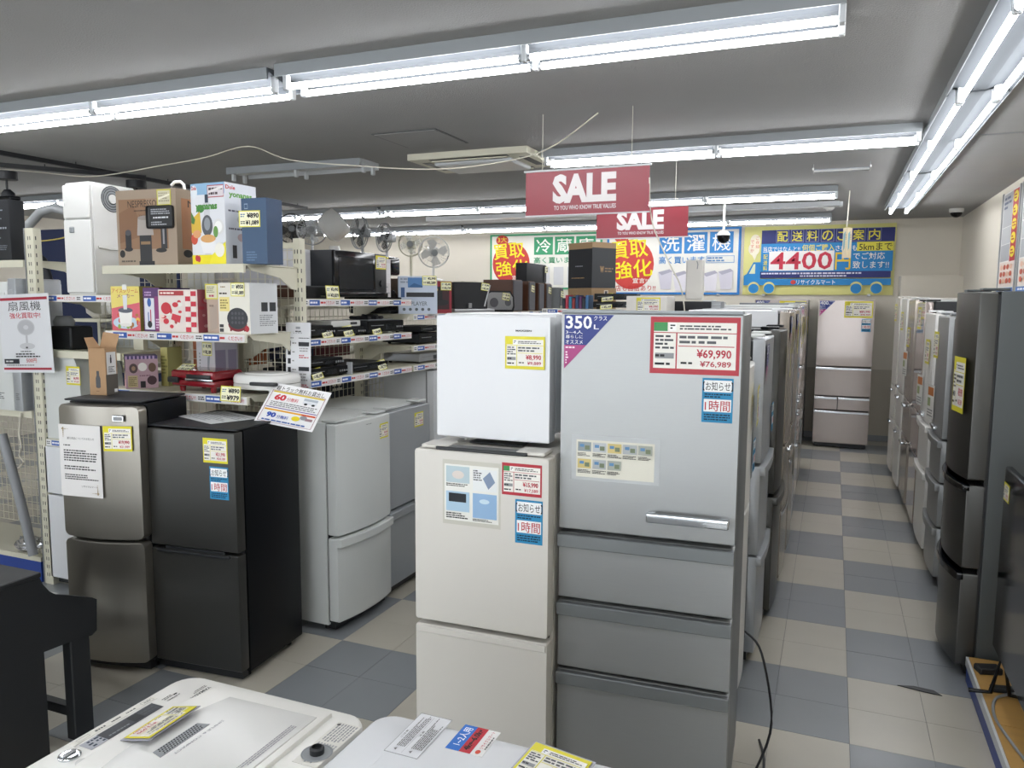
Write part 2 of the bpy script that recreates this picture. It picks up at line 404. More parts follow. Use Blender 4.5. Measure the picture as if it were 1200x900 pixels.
light('twin tube light over the piano end of the shop', -3.58, .72, 2.34)
light('twin tube light nearest the front windows', -1.18, -1.5, 2.34)
light('second twin tube light near the front windows', -3.58, -1.5, 2.34)
t = thing('ceiling_light', 'long unlit bare fixture channel crossing the ceiling in front of the back rows', 'ceiling light', (-2.4, 8.85, CEIL))
MB().prism([(-.1, -.001), (-.06, -.045), (.06, -.045), (.1, -.001)], -2.4, 2.4, 'enamel', 'x').build('channel', t, smooth=0)
MB().rbox(-2.43, -2.4, -.05, .05, -.05, -.001, 'enamel', .003, 1).rbox(2.4, 2.43, -.05, .05, -.05, -.001, 'enamel', .003, 1).builds('end_cap', t)

t = thing('ceiling_air_conditioner', 'beige ceiling cassette air conditioner left of the big SALE banner', 'air conditioner', (-2.42, 5.28, CEIL))
b = MB(); b.prism([(-.46, -.3), (.46, -.3), (.46, .3), (-.46, .3)], -.045, -.001, 'cream_metal', 'z'); b.build('frame', t, smooth=0)
b = MB(); b.rbox(-.3, .3, -.2, .2, -.075, -.046, 'enamel', .01, 1); b.build('intake_grille', t)
b = MB()
for s in (-1, 1): b.box(-.3, .3, s*.25-.028, s*.25+.028, -.0465, -.044, 'dark_plastic')
for s in (-1, 1): b.box(s*.38-.03, s*.38+.03, -.17, .17, -.0465, -.044, 'dark_plastic')
b.builds('outlet_slot', t, smooth=0)
for s in (-1, 1):
    MB().box(-.29, .29, s*.25-.003, s*.25+.022, -.058, -.05, 'cream_metal').build('flap', t, smooth=0)
t = thing('ceiling_hatch', 'flat square access hatch in the ceiling above the boxes', 'hatch', (-2.52, 4.53, CEIL))
MB().box(-.23, .23, -.23, .23, -.004, -.001, 'dark_side').build('hatch_frame', t, smooth=0)
MB().box(-.215, .215, -.215, .215, -.007, -.0045, 'ceiling_paint').build('hatch_panel', t, smooth=0)
t = thing('ceiling_hatch', 'flat square access hatch in the ceiling right of the aisle lights', 'hatch', (1.02, 5.9, CEIL))
MB().box(-.25, .25, -.25, .25, -.003, -.001, 'grey_plastic').build('hatch_frame', t, smooth=0)
MB().box(-.238, .238, -.238, .238, -.006, -.0035, 'ceiling_paint').build('hatch_panel', t, smooth=0)
t = thing('sign_holder', 'thin white acrylic holder hanging flat under the ceiling above the small SALE banner', 'frame', (0.0, 6.4, CEIL))
MB().box(-.2, .2, -.003, .003, -.06, -.045, 'white_plastic').box(-.2, -.19, -.1, .1, -.06, -.045, 'white_plastic').box(.19, .2, -.1, .1, -.06, -.045, 'white_plastic').build('rail', t, smooth=0)
MB().box(-.19, .19, -.09, .09, -.056, -.053, 'glass').build('panel', t, smooth=0)
MB().cyl((-.195, 0, -.046), .002, .045, 'enamel', 6).cyl((.195, 0, -.046), .002, .045, 'enamel', 6).builds('hanger', t)
def dome(label, x, y, r=.075):
    t = thing('dome_camera', label, 'camera', (x, y, CEIL))
    MB().lathe([(r, -.001), (r, -.035), (r*.85, -.045)][::-1], 'white_plastic', 24).build('housing', t, smooth=40)
    MB().lathe([(r*.8*math.cos(a), -.046-r*.7*math.sin(a)) for a in [k*PI/2/6*.99 for k in range(7)]][::-1], 'black_gloss', 24).build('lens_dome', t, smooth=60)
dome('small white ceiling dome camera with dark lens near the right wall', 1.19, 9.9)
t = thing('smoke_detector', 'small round white detector on the ceiling above the truck sign', 'detector', (-0.1, 9.0, CEIL))
MB().lathe([(.03, -.07), (.055, -.045), (.06, -.02), (.07, -.001)], 'white_plastic', 20).build('housing', t, smooth=50)
MB().cyl((0, 0, -.078), .012, .008, 'grey_plastic', 10).build('sensor_tip', t)
t = thing('hanging_camera', 'white and black ball camera hanging in front of the blue washing machine sign', 'camera', (-1.05, 8.0, CEIL))
MB().cyl((0, 0, -.34), .012, .339, 'white_plastic', 10).build('stem', t)
MB().lathe([(.015, -.46), (.05, -.44), (.062, -.41), (.062, -.385)], 'black_gloss', 20).build('lens_dome', t, smooth=50)
MB().lathe([(.064, -.384), (.064, -.365), (.04, -.34), (.015, -.335)], 'white_plastic', 20).build('cover', t, smooth=50)
t = thing('hanging_card', 'cream card on a string in front of the truck delivery sign', 'card', (0.08, 8.0, CEIL))
MB().tube([(0, 0, -.001), (-.01, 0, -.33)], .006, 'white_cord').build('string', t)
for a, nm in ((-66, 'card_face'), (66, 'card_face')):
    o = sheet(.095, .28, 100, 300, [('p', [(10, 60), (60, 30), (50, 200), (20, 230)], '#6f9aa8'), ('l', 60, 60, 92, 120, 4, '#8a6a50')], '#cdbf9e').build(nm, t, smooth=0)
    o.location = (-.02 if a < 0 else .02, .02, -.62); o.rotation_euler.z = math.radians(a)
# black lighting tracks at the left with spotlights
def track(label, p, q, z=CEIL-.03):
    t = thing('lighting_track', label, 'track', (*p, z)); d = Vector((q[0]-p[0], q[1]-p[1], 0)); L_ = d.length; t.rotation_euler.z = math.atan2(d.y, d.x)
    MB().box(0, L_, -.018, .018, -.02, .01, 'black_matte').build('rail', t, smooth=0)
    b = MB()
    k = .25
    while k < L_: b.cyl((k, 0, .01), .004, .019, 'black_matte', 6); k += .9
    b.builds('ceiling_stud', t); return t
track('black lighting track on the ceiling, ending above the white fan', (-5.42, 3.2), (-5.45, 7.2))
track('black lighting track at the left edge carrying two black spotlights', (-6.15, 3.2), (-5.15, 4.75), CEIL-.07)
def spot(label, x, y, rz, tilt, z=CEIL-.1):
    t = thing('spotlight', label, 'spotlight', (x, y, z), rz)
    MB().cyl((0, 0, -.03), .075, .06, 'black_matte', 20).build('driver_box', t)
    MB().cyl((0, 0, -.10), .008, .07, 'black_matte', 8).build('stem', t)
    M = T(0, 0, -.10, rx=tilt)
    MB().lathe([(.048, -.13), (.05, -.10), (.045, -.03), (.02, 0)], 'black_matte', 20, M).build('lamp_head', t, smooth=50)
    MB().lathe([(.03, -.134), (.042, -.131)], 'lamp_warm', 16, M).build('lamp_face', t)
spot('black bell shaped spotlight hanging at the upper left, lamp pointing down', -5.75, 4.02, 0, 8, CEIL-.135)
spot('black spotlight behind the upright white air conditioner', -5.2, 4.70, 30, 15, CEIL-.135)
def cord(name, label, cat, pts, r, m, n=6, steps=6):
    P = [Vector(p) for p in pts]; out = []
    for i in range(len(P)-1):
        a, b_, c, d = P[max(i-1, 0)], P[i], P[i+1], P[min(i+2, len(P)-1)]
        for k in range(steps):
            u = k/steps; out.append(.5*((2*b_)+(c-a)*u+(2*a-5*b_+4*c-d)*u*u+(3*b_-a-3*c+d)*u**3))
    out.append(P[-1])
    return MB().tube(out, r, m, n).build(name, label=label, cat=cat, smooth=60)
cord('twisted_cord', 'long white twisted cord looping along the ceiling above the shelves', 'cord', [(-6.6, 4.3, 2.76), (-6.2, 4.3, 2.775), (-5.75, 4.3, 2.73), (-5.18, 4.3, 2.67), (-4.5, 4.3, 2.71), (-4.1, 4.3, 2.74), (-3.72, 4.3, 2.79), (-3.38, 4.3, 2.68), (-2.85, 4.3, 2.61), (-2.35, 4.3, 2.56), (-1.95, 4.3, 2.565), (-1.57, 4.28, 2.62), (-1.25, 4.24, 2.79)], .004, 'white_cord')
cord('twisted_cord', 'yellow cord strung behind the upright white air conditioner', 'cord', [(-5.9, 4.1, 2.18), (-5.4, 4.1, 2.19), (-5.1, 4.1, 2.24), (-4.8, 4.1, 2.31), (-4.4, 3.8, 2.32), (-4.05, 3.51, 2.3)], .005, 'yellow_cord')
cord('white_string', 'thin white string hanging from the big SALE banner down behind the tall silver fridge', 'cord', [(-.945, 4.19, 2.42), (-.94, 4.25, 2.2), (-.88, 4.4, 2.0), (-.82, 4.5, 1.85), (-.80, 4.55, 1.70)], .004, 'white_cord')

# ================================================================ banners and signs
def banner(label, x0, x1, y, z0, z1):
    W, H = x1-x0, z1-z0
    t = thing('sale_banner', label, 'banner', ((x0+x1)/2, y, z0), -1)
    it = [('t', 'SALE', 33, 7, 108, 66, '#cfcac9', .05), ('t', 'TO YOU WHO KNOW TRUE VALUES', 35, 70, 108, 79, '#c9bfc0', .02)]
    b = sheet(W, H, 145, 88, it, '#842230', 'vinyl_red', thick=.001, step=.0006); b.build('vinyl', t, smooth=0)
    MB().cyl((-W/2-.01, 0, H+.005), .006, W+.02, 'enamel', 8, 'x').build('top_rail', t)
    MB().cyl((-W/2-.005, 0, -.004), .004, W+.01, 'enamel', 8, 'x').build('bottom_rail', t)
    b = MB()
    for s in (-1, 1):
        b.tube([(s*W*.36, 0, H+.01), (s*W*.36, 0, CEIL-z0-.001)], .0018, 'white_cord', 5)
        b.tube([(s*W*.36, 0, H+.02), (s*W*.36+.02, 0, H+.05), (s*W*.36, 0, H+.06)], .0025, 'white_cord', 5)
    b.builds('hanging_string', t)
banner('large red SALE banner, the higher and nearer of two', -1.66, -.945, 4.2, 2.245, 2.485)
banner('smaller looking red SALE banner hanging lower and behind', -1.65, -.98, 5.6, 2.222, 2.432)

def wash_pic(x, y, w_, h_, tone='#d8d6dc'):
    return [('p', [(x, y+h_*.15), (x+w_*.8, y), (x+w_, y+h_*.12), (x+w_*.9, y+h_), (x+w_*.2, y+h_)], tone), ('p', [(x, y+h_*.15), (x+w_*.8, y), (x+w_, y+h_*.12), (x+w_*.25, y+h_*.3)], '#a9a7b6')]
it = [('r', 5, 5, 275, 145, '#e9e7df'), ('c', 55, 80, 48, 58, '#c8443e'), ('c', 32, 16, 16, 14, '#c8443e'), ('t', '3大', 20, 6, 44, 22, '#ecd83c', .03),
      ('t', '買取', 9, 24, 89, 66, '#f0e22a', .06, 6), ('t', '強化', 16, 70, 100, 112, '#f0e22a', .06, 6), ('t', '宣言!!', 58, 112, 92, 124, '#f1ece4', .04), ('t', '当店も自信あり!!', 8, 128, 108, 142, '#c03434', .03)]
def sgn(chars, col, x0, base_y=10):
    o = []
    for k, ch in enumerate(chars):
        o += [('r', x0+k*52, base_y, x0+k*52+47, base_y+47, col), ('t', ch, x0+k*52+5, base_y+5, x0+k*52+42, base_y+42, '#f0efe8', .05)]
    return o
gi = it+sgn('冷蔵庫', '#3f9a6c', 114)+[('t', '高く買います', 114, 63, 222, 80, '#3f9a6c', .04), ('l', 226, 64, 268, 78, 2, '#3f9a6c')]+[('r', 130+k*34, 90, 154+k*34, 138, '#c9cacd') for k in range(4)]
bi = it+sgn('洗濯機', '#3b86c8', 114)+[('t', '高く買います', 114, 63, 208, 80, '#3b86c8', .04), ('f', 212, 63, 268, 79, 1, '#3b86c8'), ('l', 214, 65, 266, 77, 2, '#5b86b8')]
for k in range(5): bi += wash_pic(113+k*31, 92+(k % 2)*4, 30, 46, '#dcd9e0' if k % 2 else '#cfccd6')
def wall_sign(name, label, x0, x1, z0, z1, items, border, pw=280, ph=150, y=Y1-.02):
    t = thing(name, label, 'sign', ((x0+x1)/2, y, z0))
    sheet(x1-x0, z1-z0, pw, ph, items, border, 'print', thick=.008, step=.0008).build('printed_board', t, smooth=0)
    b = MB()
    for s in (-.35, .35): b.rbox(s*(x1-x0)-.02, s*(x1-x0)+.02, -.012, .006, -.02, .012, 'silver_plastic', .003, 1)
    b.builds('mounting_clip', t)
wall_sign('wall_sign', 'green bordered sign about buying refrigerators, on the back wall', -4.85, -3.1, 1.93, 2.745, gi, '#4aa276')
wall_sign('wall_sign', 'blue bordered sign with red circle and washing machine pictures, on the back wall', -3.03, -1.19, 1.86, 2.76, bi, '#2f7cc4')
TY, TB, TN = '#d9d58a', '#2b86c6', '#2e3572'
it = [('r', 34, 8, 278, 36, TN)]
for k, ch in enumerate('配送料のご案内'): it += [('f', 62+k*28, 8, 86+k*28, 34, .8, '#8a90c0'), ('t', ch, 64+k*28, 11, 84+k*28, 32, '#e6dc50', .05)]
it += [('c', 22, 30, 10, 14, '#e8e2cc'), ('c', 20, 46, 11, 14, '#e8e2cc'), ('p', [(16, 58), (26, 58), (22, 70)], '#e8e2cc'),
       ('t', 'ご', 23, 20, 30, 27, '#cf5a34'), ('t', '存', 23, 29, 30, 36, '#cf5a34'), ('t', '知', 23, 38, 30, 45, '#cf5a34'), ('t', 'で', 13, 28, 20, 35, '#cf5a34'), ('t', 'す', 13, 37, 20, 44, '#cf5a34'), ('t', 'か', 13, 46, 20, 53, '#cf5a34'),
       ('r', 34, 36, 276, 94, TB), ('t', '当店ではなんと!!', 38, 42, 108, 54, '#f2f1ea', .03), ('t', '何個ご購入', 112, 39, 172, 53, '#e8dc4c', .05), ('t', 'されても', 174, 42, 212, 53, '#f2f1ea', .03),
       ('r', 212, 36, 276, 54, '#e2da52'), ('t', '5kmまで', 216, 38, 274, 53, BK, .03), ('t', '配', 39, 58, 47, 68, '#e8dc4c', .04), ('t', '送', 39, 70, 47, 80, '#e8dc4c', .04), ('t', '料', 39, 82, 47, 92, '#e8dc4c', .04),
       ('r', 50, 52, 172, 92, '#ece8e6'), ('t', '4400', 53, 54, 169, 90, '#c4344a', .015), ('t', '円', 174, 56, 202, 91, '#e6c63e', .06),
       ('t', 'でご対応', 206, 57, 262, 71, '#f2f1ea', .03), ('t', '致します!!', 206, 74, 270, 89, '#f2f1ea', .03), ('r', 30, 94, 274, 107, TN), ('l', 36, 95, 270, 101, 1, '#d8d8e8'), ('l', 110, 101, 200, 106, 1, '#d8d8e8'),
       ('p', [(2, 122), (2, 102), (8, 98), (20, 74), (34, 74), (34, 109), (275, 109), (275, 122)], TB), ('p', [(12, 98), (21, 78), (24, 78), (24, 98)], '#dde6c0'), ('p', [(26, 98), (26, 84), (24, 80), (28, 78), (31, 84), (31, 98)], TB),
       ('c', 98, 116, 5, 4.5, '#d84a40'), ('t', 'リサイクルマート', 104, 111, 176, 121, '#f1f0ea', .03)]
for x in (22, 52, 214, 250): it += [('c', x, 128, 12, 13, TY), ('c', x, 129, 10, 10, TB)]
wall_sign('wall_sign', 'yellow and blue truck shaped delivery fee sign reading 4400 on the back wall', -1.15, .665, 1.86, 2.75, it, TY, 280, 142)
def tall_poster(label, yc, w_, z0, z1):
    t = thing('wall_poster', label, 'poster', (XR-.004, yc, z0), -90)
    it = [('r', 4, 4, 60, 120, '#a9abae'), ('r', 62, 4, 96, 250, '#b33038'), ('r', 4, 122, 60, 180, '#b5b7b9'), ('r', 4, 182, 60, 240, '#a2a4a8'), ('l', 8, 12, 56, 60, 3, '#5a6278'), ('r', 4, 244, 96, 330, '#dccfc6')]
    for k in range(5): it += [('c', 79, 28+k*46, 14, 19, '#e2cf2c'), ('l', 70, 18+k*46, 90, 38+k*46, 2, '#a02028')]
    it += [('c', 20+(k % 4)*20, 262+(k//4)*24, 8, 9, '#c0604a' if k % 3 else '#e0b8a0') for k in range(12)]+[('r', 0, 334, 100, 350, '#3b6ab0'), ('l', 10, 336, 90, 348, 1, '#e8ecf4')]
    sheet(w_, z1-z0, 100, 350, it, '#dcdcd8', 'print', thick=.003, step=.0003).build('printed_panel', t, smooth=0)
    MB().box(-w_/2-.035, -w_/2-.005, -.008, .004, -.01, z1-z0+.01, 'silver_plastic').box(w_/2+.005, w_/2+.035, -.008, .004, -.01, z1-z0+.01, 'silver_plastic').builds('panel_rail', t, smooth=0)
tall_poster('tall photo poster with yellow circles on the right wall, further one', 8.0, .68, 1.86, 2.74)
tall_poster('tall photo poster on the right wall, nearer one at the frame edge', 7.18, .68, 1.86, 2.74)
# ================================================================ refrigerators
def fridge(label, W, D, H, x, y, rz, secs, body='white_body', door='white_body', bulge=0, rc=.006, td=.055, hand=None, group=None, gap=.008, z0=0.0, name='refrigerator', top='cap', cat='refrigerator'):
    """front face at local y=0 facing -y; secs: (z0, z1, kind, extras) from top to bottom"""
    t = thing(name, label, cat, (x, y, z0), rz, group)
    MB().rbox(-W/2+.001, W/2-.001, td+.012, D, .035, H-.004, body, .006).build('body', t)
    MB().box(-W/2+.012, W/2-.012, td-.002, td+.0125, .05, H-.02, 'dark_plastic').build('door_seal', t, smooth=0)
    MB().box(-W/2+.02, W/2-.02, td*.6, td+.02, .012, .055, 'dark_plastic').build('kick_plate', t, smooth=0); b = MB()
    for s in (-1, 1):
        b.cyl((s*(W/2-.05), td+.05, 0), .018, .04, 'rubber', 10).cyl((s*(W/2-.05), D-.06, 0), .018, .04, 'rubber', 10)
    b.builds('foot', t, smooth=40)
    if top == 'cap': MB().rbox(-W/2+.02, -W/2+.12, .012, td+.05, H-.002, H+.010, body, .003, 1).rbox(W/2-.12, W/2-.02, .012, td+.05, H-.002, H+.010, body, .003, 1).builds('hinge_cover', t)
    for n, sc in enumerate(secs):
        za, zb, kind = sc[:3]; dm = sc[3] if len(sc) > 3 else door; xa, xb = (sc[4], sc[5]) if len(sc) > 5 else (-W/2, W/2)
        b = MB(); b.bow(xa, xb, za, zb, 0, td, dm, bulge, rc)
        d = b.build('door' if 'door' in kind else 'drawer', t, smooth=35)
        hb = MB(); cx = (xa+xb)/2; ww = xb-xa
        if 'lip' in kind:      # protruding grip along the top of a drawer
            hb.bow(xa, xb, zb-.045, zb-.001, -.022, .004, hand or dm, bulge, .003, .003); hb.build('handle', d, smooth=35)
        elif 'strip' in kind:  # bright recessed strip
            hb.bow(xa+.004, xb-.004, zb-.028, zb-.004, -.006, .004, hand or 'chrome', bulge, .003, .002); hb.build('handle', d, smooth=35)
        elif 'notch' in kind:  # dark recessed grip at the lower edge of a door
            hb.bow(cx-ww*.34, cx+ww*.34, zb+.001, zb+.012, .004, td, 'dark_plastic', bulge, .002, .002); hb.build('handle', d, smooth=35)
        elif 'side' in kind:   # vertical groove grip at the opening edge
            sx = xb-.03 if 'right' in kind else xa+.004
            hb.bow(sx, sx+.026, za+(zb-za)*.12, zb-(zb-za)*.25, -.01, .004, hand or 'silver_side', 0, .01, .003); hb.build('handle', d, smooth=35)
        elif 'bar' in kind:    # horizontal bracket handle near the lower right corner
            hx0, hx1, hz = cx+ww*.02, xb-.018, za+.075
            hb.rbox(hx0, hx1, -.042, -.026, hz-.016, hz+.016, 'chrome', .007, 3)
            for q in (hx0, hx1-.03): hb.rbox(q, q+.03, -.034, .003, hz-.012, hz+.012, 'chrome', .005, 2)
            hb.build('handle', d, label='chrome bracket handle')
        elif 'cup' in kind:
            hb.rbox(cx-.09, cx+.09, -.034, .003, za+.03 if 'low' in kind else zb-.06, za+.055 if 'low' in kind else zb-.035, hand or 'chrome', .008, 2); hb.build('handle', d)
    return t

# --- tall silver fridge in the middle
aq = fridge('tall silver five section fridge in the middle with chrome handle and red price tag', .57, .62, 1.724, -.538, 2.428, 3.0,
            [(1.003, 1.724, 'door bar'), (.765, .990, 'drawer lip'), (.520, .753, 'drawer lip'), (.06, .509, 'drawer lip')], 'silver_side', 'silver', rc=.004, top='', hand='silver_side')
MB().box(-.285, .285, .003, .06, 1.7245, 1.733, 'silver_side').build('top_trim', aq, smooth=0)
put(corner_class(.164, '350', '3~4人'), 'class_sticker', aq, -.285+.010+.082, 1.718-.177)
put(info_tag(.272, .178, 'r', '¥69,990', '¥76,989'), 'price_tag', aq, .142, 1.537)
it = [('l', 4+k*37, 4+r_*30, 34+k*37, 30+r_*30, 4, '#9aa0a0') for k in range(5) for r_ in range(2)]
it = []
for k in range(5):
    for r_ in range(2):
        if k > 2 and r_: continue
        x, yy = 4+k*38, 5+r_*40
        it += [('r', x, yy, x+34, yy+22, ['#8c9698', '#b7bcc0', '#c9b878', '#a9aeb0', '#9fa49a'][(k+r_*2) % 5]), ('r', x+5, yy+5, x+16, yy+12, '#5a86b0'), ('r', x+18, yy+8, x+30, yy+18, '#6e7a60'), ('l', x, yy+25, x+34, yy+34, 3, BK)]
put(sheet(.257, .124, 195, 88, it, '#d9d7ca', 'gloss_print'), 'feature_sheet', aq, -.10, 1.185)
put(sheet(.29, .15, 10, 10, [], '#b9bdbf', 'gloss_print', thick=.0004), 'plastic_pouch', aq, -.10, 1.175, -.0004)
put(notice(.093, .138), 'notice_sticker', aq, .217, 1.39)

# --- cream fridge with small white fridge on it
cf = fridge('cream two door fridge carrying a small white fridge, left of the tall silver fridge', .49, .50, 1.256, -1.079, 2.33, 1.5,
            [(.639, 1.251, 'door notch'), (.06, .622, 'door strip')], 'cream_body', 'cream_body', rc=.008, hand='cream_body')
it = [('r', 6, 6, 92, 62, '#b4c6cc'), ('c', 50, 35, 22, 14, '#d8cfc8'), ('l', 6, 64, 92, 76, 2, BK), ('r', 104, 10, 190, 84, '#e3e6e6'), ('p', [(140, 40), (165, 16), (184, 50), (160, 76)], '#7f8fa8'), ('l', 106, 12, 138, 50, 5, '#444'),
      ('r', 6, 92, 92, 160, '#aac6da'), ('r', 16, 98, 80, 128, '#23282e'), ('l', 6, 164, 92, 186, 3, BK), ('r', 104, 92, 190, 176, '#8fb0d2'), ('c', 146, 118, 18, 8, '#c6dbe8'), ('l', 104, 178, 190, 188, 2, BK)]
it = [(i[0],)+tuple((v if isinstance(v, (list, str)) else v) for v in i[1:]) for i in it]
put(sheet(.20, .195, 196, 192, it, '#e6e6e0', 'gloss_print'), 'feature_sheet', cf, -.03-.0, 1.012)
put(sheet(.215, .225, 10, 10, [], '#c3c1b6', 'gloss_print', thick=.0004), 'plastic_pouch', cf, -.03, .997, -.0004)
put(info_tag(.14, .108, 'r', '¥15,990', '¥17,589'), 'price_tag', cf, .152, 1.12)
put(notice(.096, .148), 'notice_sticker', cf, .178, .96)
mf = fridge('small white single door fridge standing on top of the cream fridge', .43, .42, .455, -1.092, 2.457, .5, [(.012, .445, 'door', 'coolwhite')], 'coolwhite', 'coolwhite', bulge=.004, rc=.006, z0=1.2645, top='', hand='coolwhite')
put(info_tag(.145, .112, 'y', '¥8,990', '¥9,889'), 'price_tag', mf, .125, .265, -.006)
put(sheet(.06, .008, 60, 8, [('t', 'MAXZEN', 1, 1, 59, 7, '#4a4c50', .03)], '#dfe1e6', thick=0), 'badge', mf, .12, .392, -.006)
mat_ = MB().rbox(-.1, .1, -.18, .16, 0, .005, 'dark_plastic', .002, 1).build('rubber_mat', label='thin dark mat between the cream fridge and the small white fridge', cat='mat', loc=(-1.08, 2.64, 1.258))
# --- stainless and graphite fridges at the left
ha = fridge('stainless steel fridge with curved doors and a notice sheet taped on, at the left', .42, .36, 1.285, -3.098, 2.53, 11.0,
            [(.652, 1.275, 'door'), (.06, .638, 'door')], 'black_side', 'stainless', bulge=.035, rc=.028, top='')
MB().rbox(-.205, .205, .03, .36, 1.286, 1.296, 'black_matte', .006).build('top_cover', ha)
bl = [('t', '展示商品についてのお知らせ', 40, 50, 170, 60, BK), ('l', 20, 80, 60, 88, 1, BK), ('l', 20, 100, 185, 150, 5, '#333'), ('l', 20, 165, 170, 185, 2, '#333'), ('l', 20, 200, 190, 225, 3, '#333'), ('t', 'リサイクルマート', 100, 245, 175, 253, BK)]
for sx_, sy_ in ((18, 14), (182, 278)):
    s1 = 1 if sx_ < 100 else -1
    bl += [('c', sx_+s1*4, sy_+s1*(i*6), 3.5-.3*i, 3.5-.3*i, '#a39478') for i in range(7)]+[('c', sx_+s1*(i*6), sy_+s1*4, 3.2-.4*i, 3.2-.4*i, '#a39478') for i in range(6)]
put(sheet(.232, .335, 200, 292, bl, '#dcdad8'), 'notice_sheet', ha, -.075, .85, -.036, -4)
put(info_tag(.135, .115, 'y', '¥19,990', '¥21,989'), 'price_tag', ha, .118, 1.07, -.029, 8)
MB().rbox(-.03, .03, -.006, 0, 0, .03, 'chrome', .003, 1).rbox(-.022, .022, -.0068, -.0055, .006, .024, 'grey_plastic', .002, 1).build('badge', ha, loc=(.125, -.026, 1.205))
gf = fridge('graphite two door fridge with black sides and a 1時間 sticker, at the left', .475, .5, 1.178, -2.664, 2.64, 5.0,
            [(.622, 1.17, 'door'), (.06, .606, 'door notch')], 'black_side', 'graphite', bulge=.0, rc=.004, top='')
MB().box(-.24, .24, .01, .5, 1.1785, 1.186, 'black_matte').build('top_panel', gf, smooth=0)
MB().rbox(-.2, .2, -.014, .003, .592, .606, 'dark_plastic', .004, 1).build('grip_recess', gf)
put(info_tag(.13, .112, 'y', '¥21,990', '¥24,189'), 'price_tag', gf, .135, 1.03)
put(notice(.1, .148), 'notice_sticker', gf, .15, .865)
o = sheet(.36, .25, 200, 140, [('l', 12, 14, 188, 126, 9, '#85888c')], '#c9cbcc', M=T(rx=-90)).build('paper_sheet', label='white printed sheet lying on top of the graphite fridge', cat='paper', smooth=0); o.location = (-2.80, 2.80, 1.188); o.rotation_euler.z = math.radians(-20)
# --- two white fridges facing the side passage
wa = fridge('white two door fridge facing right beside the black sided fridge', .5, .56, 1.128, -2.335, 3.545, 88, [(.528, 1.12, 'door'), (.06, .515, 'door lip')], 'white_body', 'white_body', bulge=.03, rc=.012, hand='white_body')
put(info_tag(.10, .085, 'y', '¥9,990', '¥10,989'), 'price_tag', wa, .16, .99, -.02, 4)
put(sheet(.05, .007, 60, 8, [('t', 'National', 1, 1, 59, 7, '#55585c', .02)], '#cdd0ce', thick=0), 'badge', wa, .0, 1.09, -.032)
wb = fridge('second white two door fridge facing right, behind the first', .52, .6, 1.13, -2.36, 4.075, 90, [(.53, 1.11, 'door', 'grey_door'), (.06, .515, 'door lip', 'grey_door')], 'white_body', 'grey_door', bulge=.0, rc=.005, hand='grey_door')
put(info_tag(.11, .09, 'y', '¥14,990', '¥16,489'), 'price_tag', wb, .12, .98)
fridge('tall grey white fridge behind the two white ones, partly under the shelves', .6, .55, 1.262, -2.66, 5.25, 90, [(.6, 1.25, 'door'), (.06, .59, 'door')], 'coolwhite', 'coolwhite')
# --- row on the left of the aisle, facing right
rw = [('short off white fridge with side grip directly behind the tall silver fridge', .53, .55, 1.50, -.335, 3.50, [(.86, 1.49, 'door side right'), (.06, .85, 'door side right')], 'white_body', 'offwhite', .02),
      ('glossy light grey fridge with blue class sticker, second in the row behind the silver fridge', .55, .58, 1.60, -.29, 4.07, [(1.0, 1.59, 'door'), (.55, .985, 'drawer lip'), (.06, .54, 'drawer lip')], 'white_body', 'grey_door', .01),
      ('black sided graphite fridge, third in the row left of the aisle', .52, .58, 1.62, -.26, 4.64, [(.72, 1.61, 'door'), (.06, .70, 'door lip')], 'black_side', 'graphite', .02),
      ('white fridge with bright plinth, fourth in the row left of the aisle', .58, .6, 1.715, -.245, 5.22, [(.9, 1.705, 'door side right'), (.5, .885, 'drawer cup'), (.06, .485, 'drawer strip')], 'coolwhite', 'champagne', .015),
      ('champagne fridge with dark edge, fifth in the row left of the aisle', .58, .62, 1.72, -.235, 5.82, [(.95, 1.71, 'door'), (.70, .94, 'drawer strip'), (.06, .69, 'drawer strip')], 'silver_side', 'champagne', .01),
      ('pale silver fridge, sixth in the row left of the aisle', .62, .62, 1.72, -.25, 6.48, [(.95, 1.71, 'door cup low'), (.70, .94, 'drawer cup'), (.06, .69, 'drawer cup')], 'white_body', 'grey_door', .01),
      ('beige fridge, seventh in the row left of the aisle', .62, .64, 1.74, -.25, 7.16, [(.95, 1.73, 'door'), (.70, .94, 'drawer strip'), (.06, .69, 'drawer strip')], 'white_body', 'rose_glass', .0),
      ('white fridge, eighth in the row left of the aisle', .62, .64, 1.74, -.25, 7.84, [(.95, 1.73, 'door'), (.70, .94, 'drawer strip'), (.06, .69, 'drawer strip')], 'white_body', 'champagne', .0),
      ('pale fridge nearest the back wall in the row left of the aisle', .62, .64, 1.76, -.26, 8.55, [(.95, 1.75, 'door'), (.70, .94, 'drawer strip'), (.06, .69, 'drawer strip')], 'silver_side', 'rose_glass', .0)]
for n, (lb, W, D, H, fx, yc, secs, bd, dm, bu) in enumerate(rw):
    r = fridge(lb, W, D, H, fx, yc, 90, secs, bd, dm, bulge=bu, rc=.006)
    if n in (0, 2, 3, 4, 5, 6, 7): put(info_tag(.2, .17, 'y', '¥%d9,990' % (n+2), '¥%d4,989' % (n+3)), 'price_tag', r, W*.18, H-.28, -.02-bu, 3)
    if n in (0, 1, 3, 4, 5): put(corner_class(.17, ['200', '250', '', '400', '400', '350'][n] or '200', '3~4人'), 'class_sticker', r, -W/2+.1, H-.22, -.004-bu*.4)
    if n in (0, 1, 4): put(notice(), 'notice_sticker', r, W*.25, H-.5, -.008-bu)
    if n in (3, 5): put(sheet(.1, .2, 10, 20, [('l', 1, 1, 9, 18, 8, '#888')], '#e4e3de'), 'hanging_leaflet', r, W*.3, .62, -.04, 10)
